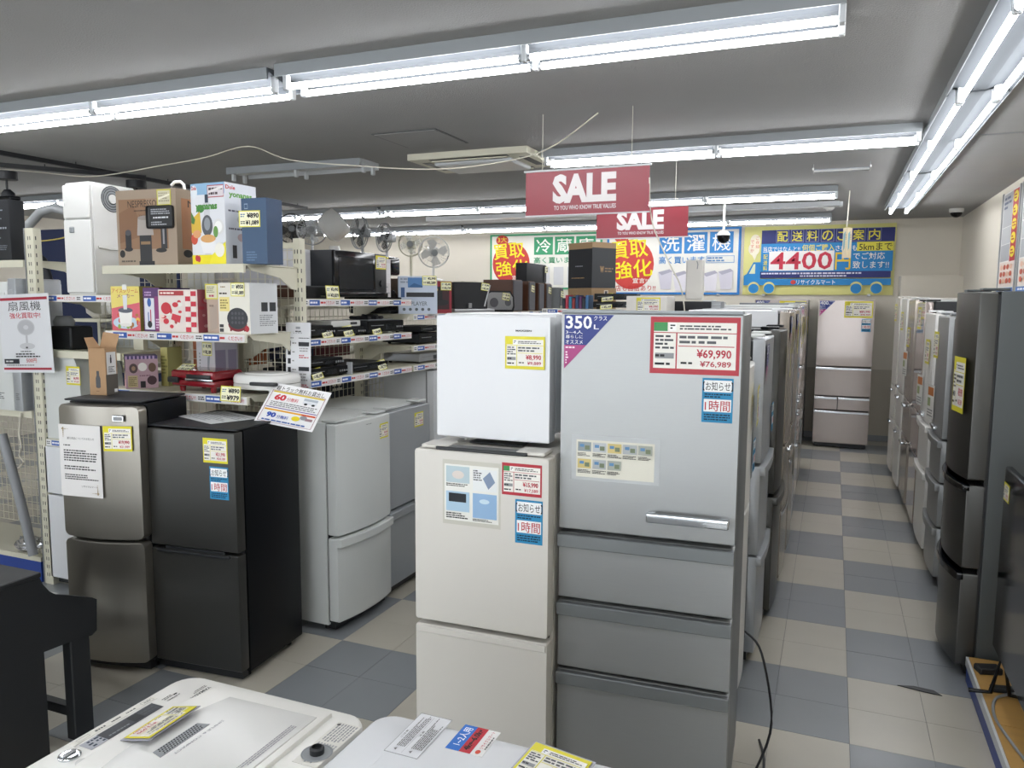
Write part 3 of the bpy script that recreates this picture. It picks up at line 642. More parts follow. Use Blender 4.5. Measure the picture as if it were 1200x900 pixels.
# --- fridges on the right of the aisle, facing left
dk = fridge('tall dark fridge with curved doors and black sides, nearest on the right of the aisle', .60, .66, 1.822, .605, 4.36, -90,
            [(.95, 1.815, 'door'), (.53, .925, 'drawer'), (.06, .505, 'drawer')], 'dark_side', 'graphite', bulge=.045, rc=.01, td=.07, top='cap')
MB().bow(-.3, .3, .5305+.365, .925, -.018, .01, 'black_gloss', .045, .004, .003).build('grip', dk, smooth=35)
MB().bow(-.3, .3, .47, .505, -.018, .01, 'black_gloss', .045, .004, .003).build('grip', dk, smooth=35)
put(info_tag(.17, .26, 'y', '¥59,990', '¥65,989'), 'price_tag', dk, .17, 1.25, -.045, 8)
rr = [('thin black and silver fridge right behind the tall dark one', .54, .6, 1.685, .66, 4.98, [(.95, 1.675, 'door'), (.5, .935, 'drawer notch'), (.06, .49, 'drawer notch')], 'black_matte', 'graphite', .01),
      ('silver fridge with chrome lipped drawers, third on the right of the aisle', .54, .6, 1.69, .645, 5.62, [(.93, 1.68, 'door cup low'), (.66, .92, 'drawer lip'), (.38, .65, 'drawer lip'), (.06, .37, 'drawer lip')], 'silver_side', 'silver', .015),
      ('white fridge with bracket handles, fourth on the right of the aisle', .62, .62, 1.70, .635, 6.26, [(.93, 1.69, 'door cup low'), (.60, .92, 'drawer lip'), (.06, .59, 'drawer lip')], 'coolwhite', 'offwhite', .01),
      ('mirror fronted fridge with black sides standing higher, fifth on the right of the aisle', .62, .64, 1.78, .63, 6.92, [(.93, 1.77, 'door'), (.60, .92, 'drawer strip'), (.06, .59, 'drawer strip')], 'black_matte', 'rose_glass', .0),
      ('champagne fridge, sixth on the right of the aisle', .62, .64, 1.80, .62, 7.58, [(.93, 1.79, 'door'), (.60, .92, 'drawer cup'), (.06, .59, 'drawer cup')], 'white_body', 'champagne', .0),
      ('cream white fridge, seventh on the right of the aisle', .62, .64, 1.81, .61, 8.24, [(.93, 1.80, 'door cup low'), (.60, .92, 'drawer cup'), (.06, .59, 'drawer cup')], 'cream_body', 'offwhite', .01),
      ('white fridge furthest back on the right of the aisle', .62, .64, 1.82, .60, 8.92, [(.93, 1.81, 'door'), (.60, .92, 'drawer cup'), (.06, .59, 'drawer cup')], 'cream_body', 'cream_body', .01)]
for n, (lb, W, D, H, fx, yc, secs, bd, dm, bu) in enumerate(rr):
    r = fridge(lb, W, D, H, fx, yc, -90, secs, bd, dm, bulge=bu, rc=.006)
    put(info_tag(.13, .17, 'y', '¥%d9,990' % (n+3), '¥%d2,989' % (n+4)), 'price_tag', r, W*(.12, -.15, .2, .05, -.1, .15, .1)[n], H-(.62, .28, .36, .22, .42, .3, .24)[n], -.01-bu, 5)
    if n in (1, 2, 4): put(sheet(.16, .22, 20, 28, [('r', 2, 2, 18, 9, '#b7703c'), ('r', 2, 11, 10, 18, '#8d9a6a'), ('l', 2, 20, 18, 27, 3, '#777')], '#d8d8d2'), 'feature_sheet', r, -W*.2, H-.68, -.02-bu, 8)
# --- two beige fridges at the back wall
for lb, x in (('beige glass fronted 400 litre fridge standing alone at the end of the aisle', .13), ('beige glass fronted 400 litre fridge at the back wall, half hidden by the left row', -.61)):
    r = fridge(lb, .62, .64, 1.80, x, 10.12, 0, [(1.0, 1.795, 'door'), (.64, .985, 'drawer strip'), (.47, .625, 'drawer strip', 'rose_glass', -.31, -.05), (.47, .625, 'drawer strip', 'rose_glass', -.042, .31), (.06, .455, 'drawer strip')], 'silver_side', 'rose_glass', rc=.004, top='')
    put(corner_class(.17, '400', '3~4人'), 'class_sticker', r, -.31+.1, 1.60)
    put(info_tag(.31, .195, 'y', '¥89,990', '¥98,989'), 'price_tag', r, .135, 1.585)
    put(notice(.1, .15), 'notice_sticker', r, .225, 1.42)
# --- power cable by the silver fridge
cord('loose_cable', 'dark power cable curling on the floor beside the tall silver fridge', 'cord', [(-.27, 3.12, .45), (-.20, 3.05, .40), (-.15, 3.0, .15), (-.2, 2.86, .008), (-.22, 2.8, .006), (-.12, 2.86, .006), (-.02, 2.70, .006), (.02, 2.6, .006)], .005, 'dark_plastic')
cord('loose_cable', 'dark cable lying across the pale floor tiles at the bottom edge', 'cord', [(-.2, 3.12, .006), (-.17, 2.98, .006), (-.16, 2.7, .006), (-.13, 2.55, .006), (-.1, 2.4, .006)], .005, 'dark_plastic')
MB().prism([(-.09, 0), (-.02, .02), (.06, .01), (.09, -.03), (.01, -.02)], 0, .003, 'dark_plastic', 'z').build('tape_scrap', label='torn dark scrap of tape on the aisle floor', cat='scrap', loc=(.44, 3.85, .0005), smooth=0)
# ================================================================ washing machines in front
def washer_body(t, W, D, H, m):
    MB().rbox(-W/2+.012, W/2-.012, .012, D-.01, .04, H-.075, m, .02, 3).build('cabinet', t)
    b = MB(); 
    for sx in (-1, 1):
        for y in (.07, D-.07): b.cyl((sx*(W/2-.08), y, 0), .025, .045, 'rubber', 10)
    b.builds('foot', t)
def round_plan(x0, x1, y0, y1, r, n=6):
    pts = []
    for cx, cy, a0 in ((x1-r, y0+r, -90), (x1-r, y1-r, 0), (x0+r, y1-r, 90), (x0+r, y0+r, 180)):
        for k in range(n+1): a = math.radians(a0+90*k/n); pts.append((cx+r*math.cos(a), cy+r*math.sin(a)))
    return pts
def slab(b, pts, z0, z1, m, e=.006, col=None):
    """plan outline with softened upper edge"""
    cx = sum(p[0] for p in pts)/len(pts); cy = sum(p[1] for p in pts)/len(pts); n = len(pts)
    def ins(d): return [(x-d*(x-cx)/max(.001, math.hypot(x-cx, y-cy)), y-d*(y-cy)/max(.001, math.hypot(x-cx, y-cy))) for x, y in pts]
    rings = [(ins(0), z0), (ins(0), z1-e), (ins(e*.3), z1-e*.3), (ins(e), z1)]
    v = [(x, y, z) for r, z in rings for x, y in r]
    f = [(k*n+i, k*n+(i+1) % n, (k+1)*n+(i+1) % n, (k+1)*n+i) for k in range(3) for i in range(n)]+[tuple(range(n-1, -1, -1)), tuple(range(3*n, 4*n))]
    return b.add(v, f, m, col)
def flat(W_, H_, pw, ph, items, base, m='print', thick=.0006):
    return sheet(W_, H_, pw, ph, items, base, m, thick=thick, M=T(rx=-90))   # lies face up; local x right, local y = sheet up
# machine 1 faces -x, so seen from its front its left is +y ... local: x across, y depth
H1 = .90
wm = thing('washing_machine', 'off white top loading washing machine at the lower left, yellow tag on its lid', 'washing machine', (-1.345, 1.035, 0), -90)
washer_body(wm, .53, .485, H1, 'offwhite')
slab(MB(), round_plan(-.265, .265, 0, .498, .05), H1-.085, H1, 'offwhite', .010).build('top_frame', wm, smooth=50)
# lid: arched front edge, raised
arc = [(-.235+.47*k/16, .125-.038*math.sin(PI*k/16)) for k in range(17)]
slab(MB(), arc+[(.235, .42), (-.235, .42)], H1, H1+.010, 'offwhite', .004).build('lid', wm, smooth=40)
arc2 = [(-.20+.40*k/14, .185-.045*math.sin(PI*k/14)) for k in range(15)]
slab(MB(), arc2+[(.205, .405), (-.205, .405)], H1+.010, H1+.013, 'white_plastic', .002).build('lid_panel', wm, smooth=40)
b = MB(); b.prism([(-.055, -.012), (.055, -.012), (.062, .014), (-.062, .014)], .9005+.0125, .9005+.0135, 'grey_plastic', 'z')
o = b.build('lint_vent', wm, smooth=0); o.location = (-.035, .212, 0)
b = MB()
for i in range(16):
    for j in range(4): b.cyl((-.048+i*.0062+(j % 2)*.003, -.008+j*.006, .9141), .0016, .0006, 'rubber', 6)
o = b.build('vent_hole', wm, kind='stuff', smooth=0); o.location = (-.035, .212, 0)
# print on the control strip (seen from the front of the machine)
def fl(parent, name, x, y, z, w_, h_, pw, ph, items, rz=0, base=None):
    o = flat(w_, h_, pw, ph, items, base or '#dedcd4', thick=(.0006 if base else 0)).build(name, parent, smooth=0); o.location = (x, y, z); o.rotation_euler.z = math.radians(rz); return o
fl(wm, 'display', -.062, .034, H1+.001, .135, .034, 190, 36, [('l', 10, 8, 100, 28, 2, '#4a4d52'), ('r', 62, 4, 96, 32, '#222428'), ('l', 110, 6, 180, 14, 1, '#7b7f84')], 0, '#3f4247')
fl(wm, 'course_print', .025, .034, H1+.001, .038, .034, 60, 36, [('l', 2, 2, 28, 34, 3, '#2a3444'), ('l', 32, 2, 58, 34, 3, '#2a3444')], 0, '#a9abb2')
fl(wm, 'button_print', -.05, .012, H1+.001, .20, .016, 300, 18, [('f', 8, 2, 50, 16, 1, '#777'), ('l', 16, 6, 44, 12, 1, '#444'), ('l', 75, 5, 110, 13, 1, '#444'), ('l', 130, 5, 165, 13, 1, '#333'), ('l', 185, 4, 220, 14, 1, '#444'), ('f', 240, 4, 280, 14, 1, '#999')], 0, '#dedcd4')
fl(wm, 'name_print', -.205, .075, H1+.001, .06, .03, 60, 30, [('t', 'YAMADA', 2, 4, 58, 12, '#55585c', .02), ('l', 2, 16, 40, 26, 2, '#888')])
fl(wm, 'level_print', -.165, .040, H1+.001, .04, .022, 60, 30, [('l', 2, 2, 58, 9, 1, '#444'), ('r', 2, 14, 16, 20, '#222'), ('l', 20, 14, 58, 28, 2, '#666')])
b = MB(); b.lathe([(.020, 0), (.020, .003), (.017, .005), (.014, .005)], 'chrome', 28).rbox(-.013, .013, -.004, .004, .004, .009, 'silver_plastic', .002, 1)
o = b.build('power_button', wm, smooth=50, label='chrome ringed round power button'); o.location = (.075, .048, H1)
o = MB().lathe([(.012, 0), (.012, .002), (.009, .003)], 'white_plastic', 20).build('start_button', wm, smooth=50); o.location = (.080, .088, H1)
fl(wm, 'slogan_print', -.055, .236, H1+.0135, .13, .009, 250, 18, [('t', 'SIMPLE & COMPACT', 2, 3, 248, 15, '#7d7f88', .0)])
fl(wm, 'care_print', -.05, .375, H1+.0135, .22, .02, 220, 20, [('l', 2, 2, 218, 18, 3, '#9a9aa0')])
fl(wm, 'label_sheet', -.15, .445, H1+.001, .15, .055, 150, 55, [('l', 4, 4, 70, 50, 7, '#8c8e92'), ('l', 76, 4, 146, 50, 7, '#9a9ca0'), ('c', 10, 48, 4, 4, '#555')], 0, '#d8d6cf')
fl(wm, 'label_sheet', .12, .45, H1+.001, .14, .05, 140, 50, [('l', 4, 4, 90, 46, 7, '#8c8e92'), ('r', 96, 4, 99, 46, '#444a6a'), ('r', 108, 4, 111, 46, '#444a6a')], 0, '#d8d6cf')
o = MB().lathe([(.030, .002), (.027, .003), (.024, .001), (.021, .0005)][::-1], 'grey_plastic', 28).build('inlet_recess', wm, smooth=50); o.location = (-.115, .472, H1)
o = MB().lathe([(.014, 0), (.014, .012), (.010, .015), (.009, .009), (.006, .008)], 'dark_plastic', 20).build('inlet_nozzle', wm, smooth=40); o.location = (-.115, .472, H1)
put(MB().merge(sheet(.135, .075, 10, 6, [], '#9a9aa8', 'gloss_print', thick=.001, M=T(rx=-78))).merge(info_tag(.125, .066, 'y', '¥13,990', '¥15,389'), T(0, .004, .003, rx=-78)), 'price_tag', wm, -.055, H1+.012, .105, 2)
# machine 2
wm2 = thing('washing_machine', 'white top loading washing machine at the bottom centre with a blue and red size sticker', 'washing machine', (-.842, 1.045, 0), -90)
H2 = .90
washer_body(wm2, .56, .54, H2, 'coolwhite')
slab(MB(), round_plan(-.29, .285, 0, .56, .045), H2-.09, H2, 'coolwhite', .012).build('top_frame', wm2, smooth=50)
slab(MB(), round_plan(-.27, .265, .09, .52, .05), H2, H2+.008, 'coolwhite', .006).build('lid', wm2, smooth=50)
def rt(t, x, y, dx): return ('t', t, x, y, x+dx, y+9, '#333', .02)
fl(wm2, 'warning_sheet', -.225, .160, H2+.009, .147, .072, 200, 150, [('f', 0, 0, 200, 150, 2, '#888'), rt('ご注意', 70, 10, 40), ('r', 8, 72, 192, 73, '#999'), ('p', [(14, 40), (26, 40), (20, 28)], '#777'), ('l', 34, 26, 190, 66, 5, '#777'), rt('注意', 90, 78, 30), ('p', [(14, 108), (26, 108), (20, 96)], '#777'), ('l', 34, 92, 190, 142, 6, '#777')], 180, '#dddee2')
o = flat(.090, .078, 80, 92, [('r', 0, 0, 80, 34, '#2f6fc6'), ('t', '1~2人用', 16, 6, 72, 28, '#eef0f4', .04), ('r', 0, 34, 80, 62, '#b82c38'), ('t', '4kg~6.0kg', 8, 38, 74, 58, BK, .04), ('c', 10, 76, 6, 6, '#d0503a'), ('t', 'リサイクルマート', 20, 72, 76, 82, '#b83440', .02), ('l', 20, 84, 70, 90, 1, '#555')], '#e6e6e4').build('size_sticker', wm2, smooth=0)
o.location = (-.25, .269, H2+.009); o.rotation_euler.z = math.radians(180)
o = MB().merge(sheet(.13, .10, 10, 6, [], '#a9abb8', 'gloss_print', thick=.001, M=T(rx=-84))).merge(info_tag(.12, .09, 'y', '¥19,990', '¥21,989'), T(0, .004, .003, rx=-84)).build('price_tag', wm2, smooth=0); o.location = (-.17, .395, H2+.009); o.rotation_euler.z = math.radians(80)
# ================================================================ piano (seen from behind its right end)
pn = thing('digital_piano', 'black upright digital piano seen from behind at the lower left corner', 'piano', (-2.7, 1.92, 0))
PW = 1.36
for x in (-.035, -PW):
    b = MB(); b.prism([(-.34, .015), (-.34, .722), (0, .722), (.012, .69), (.035, .656), (.06, .634), (.10, .618), (.215, .566), (.235, .552), (.228, .425), (.205, .412), (.11, .425), (0, .43), (0, .015)], x, x+.035, 'piano_black', 'x'); b.build('side_panel', pn, smooth=0)
for x in (-.05, -PW): MB().rbox(x, x+.05, .11, .195, .012, .425, 'piano_black', .004, 1).build('leg', pn)
MB().rbox(-PW-.005, .005, -.345, .004, .722, .742, 'piano_black', .003, 1).build('top_board', pn)
MB().box(-PW+.035, -.035, -.33, -.31, .08, .72, 'piano_black').build('back_panel', pn, smooth=0)
MB().rbox(-PW+.04, -.04, 0, .20, .43, .55, 'piano_black', .004, 1).build('key_bed', pn)
MB().box(-PW+.04, -.04, .02, .06, .552, .64, 'piano_black').build('fall_board', pn, smooth=0)
b = MB()
for k in range(52): b.box(-PW+.06+k*.0237, -.0+-PW+.06+k*.0237+.0226, .07, .20, .551, .562, 'white_plastic')
b.build('white_keys', pn, kind='stuff', smooth=0)
MB().rbox(-PW+.03, -.03, .12, .16, .10, .14, 'piano_black', .003, 1).build('stretcher', pn)
b = MB()
for x in (-.04, -PW+.01):
    for y in (-.3, .15): b.box(x, x+.03, y, y+.03, 0, .014, 'rubber')
b.builds('foot', pn, smooth=0)
# ================================================================ platform and TVs at the right
pf = thing('display_platform', 'low wooden topped display platform with blue kick board at the lower right', 'platform', (1.0, 1.6, 0))
MB().box(-.35, .37, -2.6, 2.43, 0, .075, 'blue_kick').build('kick_board', pf, smooth=0)
MB().box(-.355, .37, -2.6, 2.435, .075, .115, 'enamel').build('edge_trim', pf, smooth=0)
for k in range(8): MB().box(-.345, .365, -2.59+k*.627, -2.59+k*.627+.624, .115, .121, 'wood_top').build('top_board', pf, smooth=0)
def tv(label, x, y0, y1, zb, zt, rz=0, base=.121):
    t = thing('television', label, 'television', (x, (y0+y1)/2, base), -90+rz); W = y1-y0
    MB().rbox(-W/2, W/2, 0, .028, zb-base, zt-base, 'black_gloss', .005, 1).build('screen', t)
    MB().rbox(-W/2+.1, W/2-.1, .028, .06, zb-base+.03, zb-base+.4, 'black_matte', .01, 1).build('rear_housing', t)
    b = MB()
    for s_ in (-1, 1):
        x_ = s_*(W/2-.14); b.tube([(x_, -.10, .012), (x_, -.02, .018), (x_, .014, zb-base+.02), (x_, .05, .018), (x_, .15, .012)], .010, 'black_gloss', 8)
    b.builds('stand_leg', t, smooth=60); return t
t1 = tv('large black flat television on stand legs at the right edge of the frame', .70, 2.5, 3.78, .29, 1.08)
put(info_tag(.10, .075, 'y', '¥24,990', '¥27,489'), 'price_tag', t1, -.58, .82, -.002)
b = MB().rbox(-.05, .05, -.03, .03, 0, .03, 'black_matte', .005, 1); b.build('power_adapter', label='black power adapter lying at the far end of the wooden platform', cat='adapter', loc=(.71, 3.88, .1215), rz=.3)
b = MB().rbox(-.11, .11, -.02, .02, 0, .02, 'black_matte', .006, 2); b.build('remote_control', label='black remote control lying by the stand foot of the television', cat='remote', loc=(.80, 3.72, .1215), rz=.2)
cord('loose_cable', 'grey cord looping over the wooden platform below the television', 'cord', [(.80, 3.70, .13), (.70, 3.62, .127), (.665, 3.45, .127), (.69, 3.25, .127), (.715, 3.1, .127), (.73, 2.8, .127), (.76, 2.5, .127)], .006, 'grey_plastic')
# ================================================================ shelving
def strip_items(n):
    it = []
    for k in range(n):
        x = k*300
        it += [('l', x+6, 8, x+48, 32, 2, BK), ('r', x+54, 4, x+150, 36, '#3a5ca8'), ('l', x+60, 9, x+144, 31, 1, '#e9ecf2'), ('t', 'ください!!', x+206, 8, x+290, 32, '#c23a3a', .03), ('l', x+156, 9, x+202, 31, 1, '#c23a3a')]
    return it
def shelf(parent, x0, x1, depth, z, m='cream_metal', strip=True, brackets=(0, 1)):
    """local: front edge at y=0, board top at z"""
    b = MB(); b.box(x0, x1, 0, depth, z-.006, z, m); b.box(x0, x1, 0, .014, z-.042, z-.006, m)
    s = b.build('shelf_board', parent, smooth=0)
    if strip:
        n = max(1, round((x1-x0)/.30)); o = sheet(x1-x0-.01, .036, n*300, 40, strip_items(n), '#dedede', thick=.001, step=.0003).build('label_strip', s, smooth=0)
        o.location = ((x0+x1)/2, -.0022, z-.039)
    for k in brackets:
        xx = x1-.012 if k else x0+.004
        MB().prism([(.03, z-.007), (depth, z-.007), (depth, z-.12), (depth-.05, z-.115), (depth-.14, z-.06), (.06, z-.03)], xx, xx+.008, m, 'x').build('bracket', s, smooth=0)
    return s
def upright(parent, x, y, h, m='cream_metal', w_=.04, side=1, zlo=0):
    b = MB(); b.box(x-w_/2, x+w_/2, y, y+.05, zlo, h, m); o = b.build('upright', parent, smooth=0)
    b = MB(); z = zlo+.05
    while z < h-.04:
        for dx in (-.009, .009): b.box(x+dx-.0025, x+dx+.0025, y-.0008, y, z, z+.022, 'dark_plastic')
        b.box(x+w_/2, x+w_/2+.0008, y+.012, y+.018, z, z+.022, 'dark_plastic')
        z += .05
    b.build('slots', o, kind='stuff', smooth=0); return o
def wire_panel(parent, x0, x1, y, z0, z1, p=.05, m='cream_metal'):
    b = MB(); x = x0
    while x <= x1+.001: b.box(x-.0016, x+.0016, y-.0016, y+.0016, z0, z1, m); x += p
    z = z0
    while z <= z1+.001: b.box(x0, x1, y+.0016, y+.0046, z-.0016, z+.0016, m); z += p
    return b.build('wire_mesh', parent, kind='stuff', smooth=0)
g1 = thing('shelf_rack', 'cream metal end shelf rack of kitchen gadget boxes behind the dark fridges', 'shelf rack', (-3.085, 2.97, 0))
for z in (1.93, 1.592, 1.288): shelf(g1, -.47, .465, .41, z, strip=z < 1.9)
for x in (-.45, .455): upright(g1, x, .41, 2.08)
MB().box(-.43, .435, .425, .45, 2.03, 2.06, 'cream_metal').box(-.43, .435, .425, .45, .98, 1.01, 'cream_metal').builds('cross_bar', g1, smooth=0)
wire_panel(g1, -.42, .43, .432, 1.02, 2.03)
g2 = thing('shelf_rack', 'long cream shelf rack facing right, carrying players, decks and a microwave oven', 'shelf rack', (-2.65, 3.45, 0), 90)   # local x runs +y of the room
for z in (1.765, 1.545, 1.315): shelf(g2, .0, 1.17, .41, z)
shelf(g2, 1.19, 2.70, .41, 1.665); shelf(g2, 2.72, 4.2, .41, 1.665)
for z in (1.45, 1.315): shelf(g2, 1.19, 2.70, .41, z)
for x in (.02, 1.18, 2.71, 4.2): upright(g2, x, .41, 1.80 if x > 1.2 else 2.0)
for a, c in ((.04, 1.16), (1.2, 2.69), (2.73, 4.18)): wire_panel(g2, a, c, .435, .3, 1.75)

def pbox(name, label, W, D, H, x, y, z, rz=0, cols=('#ccc', '#bbb', '#ccc'), front=(), side=(), pw=100, ph=100, cat='box', group=None, sw=60):
    """printed carton, front bottom centre at (x, y, z); right hand side is the printed side"""
    b = MB(); f, s_, tp = cols; m = 'carton'
    v = [(-W/2, 0, 0), (W/2, 0, 0), (W/2, D, 0), (-W/2, D, 0), (-W/2, 0, H), (W/2, 0, H), (W/2, D, H), (-W/2, D, H)]
    b.add(v, [(0, 1, 5, 4)], m, f); b.add(v, [(1, 2, 6, 5), (3, 0, 4, 7), (2, 3, 7, 6)], m, s_); b.add(v, [(4, 5, 6, 7), (0, 3, 2, 1)], m, tp)
    b.box(-W/2, W/2, D/2-.0008, D/2+.0008, H, H+.0004, m, '#8a8478')
    if front: b.merge(sheet(W, H, pw, ph, list(front), thick=0, step=.0001, m='carton'))
    if side: b.merge(sheet(D, H, sw, ph, list(side), thick=0, step=.0001, m='carton'), T(W/2, D/2, 0, rz=90))
    # weld-free body keeps crisp edges
    return b.build(name, label=label, cat=cat, group=group, smooth=0, loc=(x, y, z), rz=math.radians(rz))
# top shelf (z 1.93)
nf = [('r', 4, 12, 86, 78, '#8c6b50'), ('p', [(50, 12), (86, 12), (86, 50), (60, 40)], '#9c8068'), ('p', [(4, 30), (30, 20), (46, 60), (4, 70)], '#805e44'), ('t', 'NESPRESSO', 20, 14, 68, 23, '#2b2019', .0), ('l', 30, 26, 60, 29, 1, '#4a3526'), ('t', 'Vertuo', 38, 32, 52, 35, '#4a3526'),
      ('p', [(36, 38), (60, 38), (62, 60), (34, 60)], '#a39b95'), ('c', 48, 37, 12, 3, '#8f8780'), ('r', 38, 60, 58, 98, '#25262a'), ('r', 36, 94, 62, 100, '#1d1e22'), ('r', 40, 68, 56, 72, '#8a6f50'), ('r', 14, 56, 24, 78, '#26262a'), ('c', 19, 78, 7, 3, '#1f2024'), ('c', 19, 56, 5, 4, '#4a4a4e'),
      ('r', 74, 48, 84, 78, '#2a2a2e'), ('r', 77, 50, 80, 72, '#8c8c90'), ('c', 74, 80, 9, 3, '#222'), ('c', 8, 84, 4.5, 5, '#17181a'), ('l', 6, 92, 30, 96, 1, '#5a5048')]
ns = [('r', 8, 12, 60, 78, '#a06f4a'), ('t', 'NES', 18, 14, 50, 23, '#2b2019'), ('p', [(40, 38), (60, 38), (60, 60), (38, 60)], '#a39b95'), ('r', 42, 60, 60, 98, '#25262a'), ('c', 16, 84, 7, 5, '#17181a'), ('r', -26, 36, 12, 64, '#2d3034'), ('l', 0, 40, 10, 60, 4, '#b5b8bc')]
nb = pbox('coffee_machine_box', 'brown coffee machine box with white handle on the top shelf, left', .395, .27, .385, -3.285, 3.02, 1.9302, 2, ('#9b8a78', '#94836f', '#8f7f6c'), nf, ns[:5], 100, 100)
MB().tube([(-.045, 0, 0), (-.04, 0, .03), (-.02, 0, .045), (.02, 0, .045), (.04, 0, .03), (.045, 0, 0)], .008, 'white_plastic', 8).build('carry_handle', nb, smooth=60, loc=(.12, .10, .386))
put(sheet(.09, .08, 100, 88, [('f', 0, 0, 100, 88, 6, '#c4bf3a'), ('l', 12, 14, 88, 70, 4, '#9a9480'), ('p', [(10, 44), (90, 24), (90, 34), (10, 56)], '#e8e4d0')], '#c9c3a6'), 'price_tag', nb, .125, .30, -.003)
o = MB().rbox(-.085, .085, 0, .002, 0, .115, 'dark_plastic', .015, 2).merge(sheet(.14, .1, 100, 80, [('l', 5, 5, 95, 30, 3, '#a8abb0'), ('l', 15, 36, 85, 48, 1, '#d5d8dc'), ('l', 5, 56, 80, 74, 2, '#a8abb0')], '#2d3034', thick=0), T(0, -.0003, .008)).build('info_label', nb, smooth=0); o.location = (.10, -.0035, .185)
yf = [('r', 0, 0, 100, 14, '#8fb6d6'), ('c', 10, 10, 10, 8, '#dfe5ea'), ('t', 'Dole', 3, 3, 17, 8, '#b82a34', .03), ('r', 50, 3, 98, 18, '#d9d2d6'), ('l', 54, 5, 94, 16, 2, '#4a3a40'), ('p', [(52, 10), (98, 4), (98, 7), (52, 13)], '#e6e0e0'), ('f', 50, 3, 98, 18, 1, '#a83040'),
      ('r', 42, 14, 52, 26, '#2d3a4a'), ('r', 38, 24, 56, 92, '#cfd0d6'), ('c', 47, 52, 16, 13, '#55585e'), ('c', 47, 50, 9, 8, '#8c9298'), ('c', 28, 31, 12, 5, '#3c7f3a'), ('t', 'yonanas', 14, 26, 78, 35, '#4a8a3a', .05),
      ('p', [(0, 44), (26, 34), (30, 60), (16, 66), (0, 60)], '#d9b440'), ('p', [(0, 34), (12, 44), (8, 50), (0, 48)], '#4a7a3a'), ('c', 8, 68, 10, 7, '#c8503a'), ('c', 16, 62, 12, 5, '#dca070'), ('c', 80, 54, 16, 10, '#dedede'), ('c', 80, 54, 11, 7, '#f2f2f0'), ('c', 72, 60, 7, 7, '#6a9a50'),
      ('p', [(24, 70), (74, 70), (66, 86), (34, 86)], '#e8e8ea'), ('c', 49, 68, 22, 5, '#d8a468'), ('r', 0, 88, 100, 100, '#e3d51e'), ('p', [(60, 88), (100, 72), (100, 100), (50, 100)], '#e8dc2c'), ('c', 82, 82, 14, 9, '#eceae0'), ('c', 14, 92, 5, 4, '#b8303a'), ('c', 20, 93, 5, 4, '#b8303a')]
ys = [('t', 'Dole', 2, 3, 20, 8, '#b82a34', .03), ('t', 'yonanas', 8, 12, 52, 19, '#5a9a3a', .04), ('l', 6, 32, 50, 36, 1, '#556'), ('c', 30, 44, 8, 5, '#b8bcc0'), ('l', 6, 54, 50, 58, 1, '#556'), ('c', 30, 66, 8, 5, '#c0a8a8'), ('r', 12, 76, 20, 92, '#333'), ('c', 42, 84, 7, 6, '#d8cc3a')]
pbox('dessert_maker_box', 'white and yellow fruit dessert maker box in the middle of the top shelf', .225, .21, .395, -2.865, 3.01, 1.9302, -3, ('#dfe1e6', '#d5d9e0', '#dcdee2'), yf, ys, 100, 100)
bb = pbox('blue_carton', 'slim dark blue carton at the right end of the top shelf', .145, .12, .312, -2.592, 3.02, 1.9302, 2, ('#35506f', '#2b4361', '#3a5878'), [('f', 12, 8, 26, 16, 1.2, '#8aa0b8'), ('l', 16, 80, 60, 96, 4, '#5a7694')], [], 100, 100)
put(price_card('¥890', '¥1,089', .115, .078), 'price_tag', bb, -.02, .175, -.008, 6)
# middle shelf (z 1.592)
def food(n, seed, x0, y0, x1, y1, cols):
    rs = random.Random(seed); return [('c', rs.uniform(x0, x1), rs.uniform(y0, y1), rs.uniform(3, 8), rs.uniform(3, 7), rs.choice(cols)) for _ in range(n)]
ice = [('p', [(0, 50), (100, 36), (100, 100), (0, 100)], '#d2606e'), ('c', 50, 82, 46, 14, '#b8cddc'), ('t', 'アイスクリーム', 4, 5, 96, 15, '#c2563a', .03), ('t', 'メーカー', 22, 17, 82, 26, '#8a3a6a', .03)]+food(12, 3, 8, 60, 92, 92, ['#c8503a', '#e2c050', '#8aa850', '#a8703a'])+[('p', [(26, 52), (74, 52), (70, 88), (30, 88)], '#e8e6e2'), ('c', 50, 54, 26, 6, '#5a5f6a'), ('p', [(42, 20), (58, 20), (56, 52), (44, 52)], '#d5d8dc'), ('r', 42, -4, 58, 8, '#e2e2de'), ('c', 50, 87, 20, 4, '#dcdad6')]
pbox('ice_maker_box', 'yellow and pink ice cream maker box at the left end of the middle shelf', .195, .16, .232, -3.44, 3.005, 1.5922, 2, ('#e0cf70', '#a89a52', '#8a8f96'), ice, [('l', 8, 10, 50, 90, 12, '#7d7440')])
pbox('blender_box', 'purple hand blender box squeezed beside the yellow box', .118, .20, .225, -3.262, 3.01, 1.5922, -2, ('#5a3a6a', '#4d3560', '#3e3a48'), [('r', 6, 24, 66, 96, '#d9dbe2'), ('c', 36, 34, 12, 10, '#3a62a8'), ('l', 10, 8, 60, 20, 2, '#c9a8d0'), ('r', 26, 56, 32, 80, '#3a5fa0'), ('r', 40, 50, 46, 80, '#b83050'), ('c', 36, 84, 14, 8, '#22252c'), ('r', 70, 20, 100, 100, '#8a3a72'), ('l', 74, 70, 96, 94, 4, '#e0c0d8')])
rd = food(14, 9, 6, 26, 60, 92, ['#c8323e', '#d8747c', '#e8c8c0', '#a84040', '#dfe0d8'])+[('r', 3, 3, 66, 14, '#a8343a'), ('l', 6, 5, 62, 12, 1, '#f0e0d8'), ('c', 20, 44, 13, 14, '#c02a38'), ('p', [(36, 56), (58, 62), (54, 78), (32, 70)], '#c83242')]
for k in range(8):
    for q in range(2): rd.append(('r', 70+q*14, 4+k*12, 83+q*14, 15+k*12, '#c42c40' if (k+q) % 2 else '#e6dcd4'))
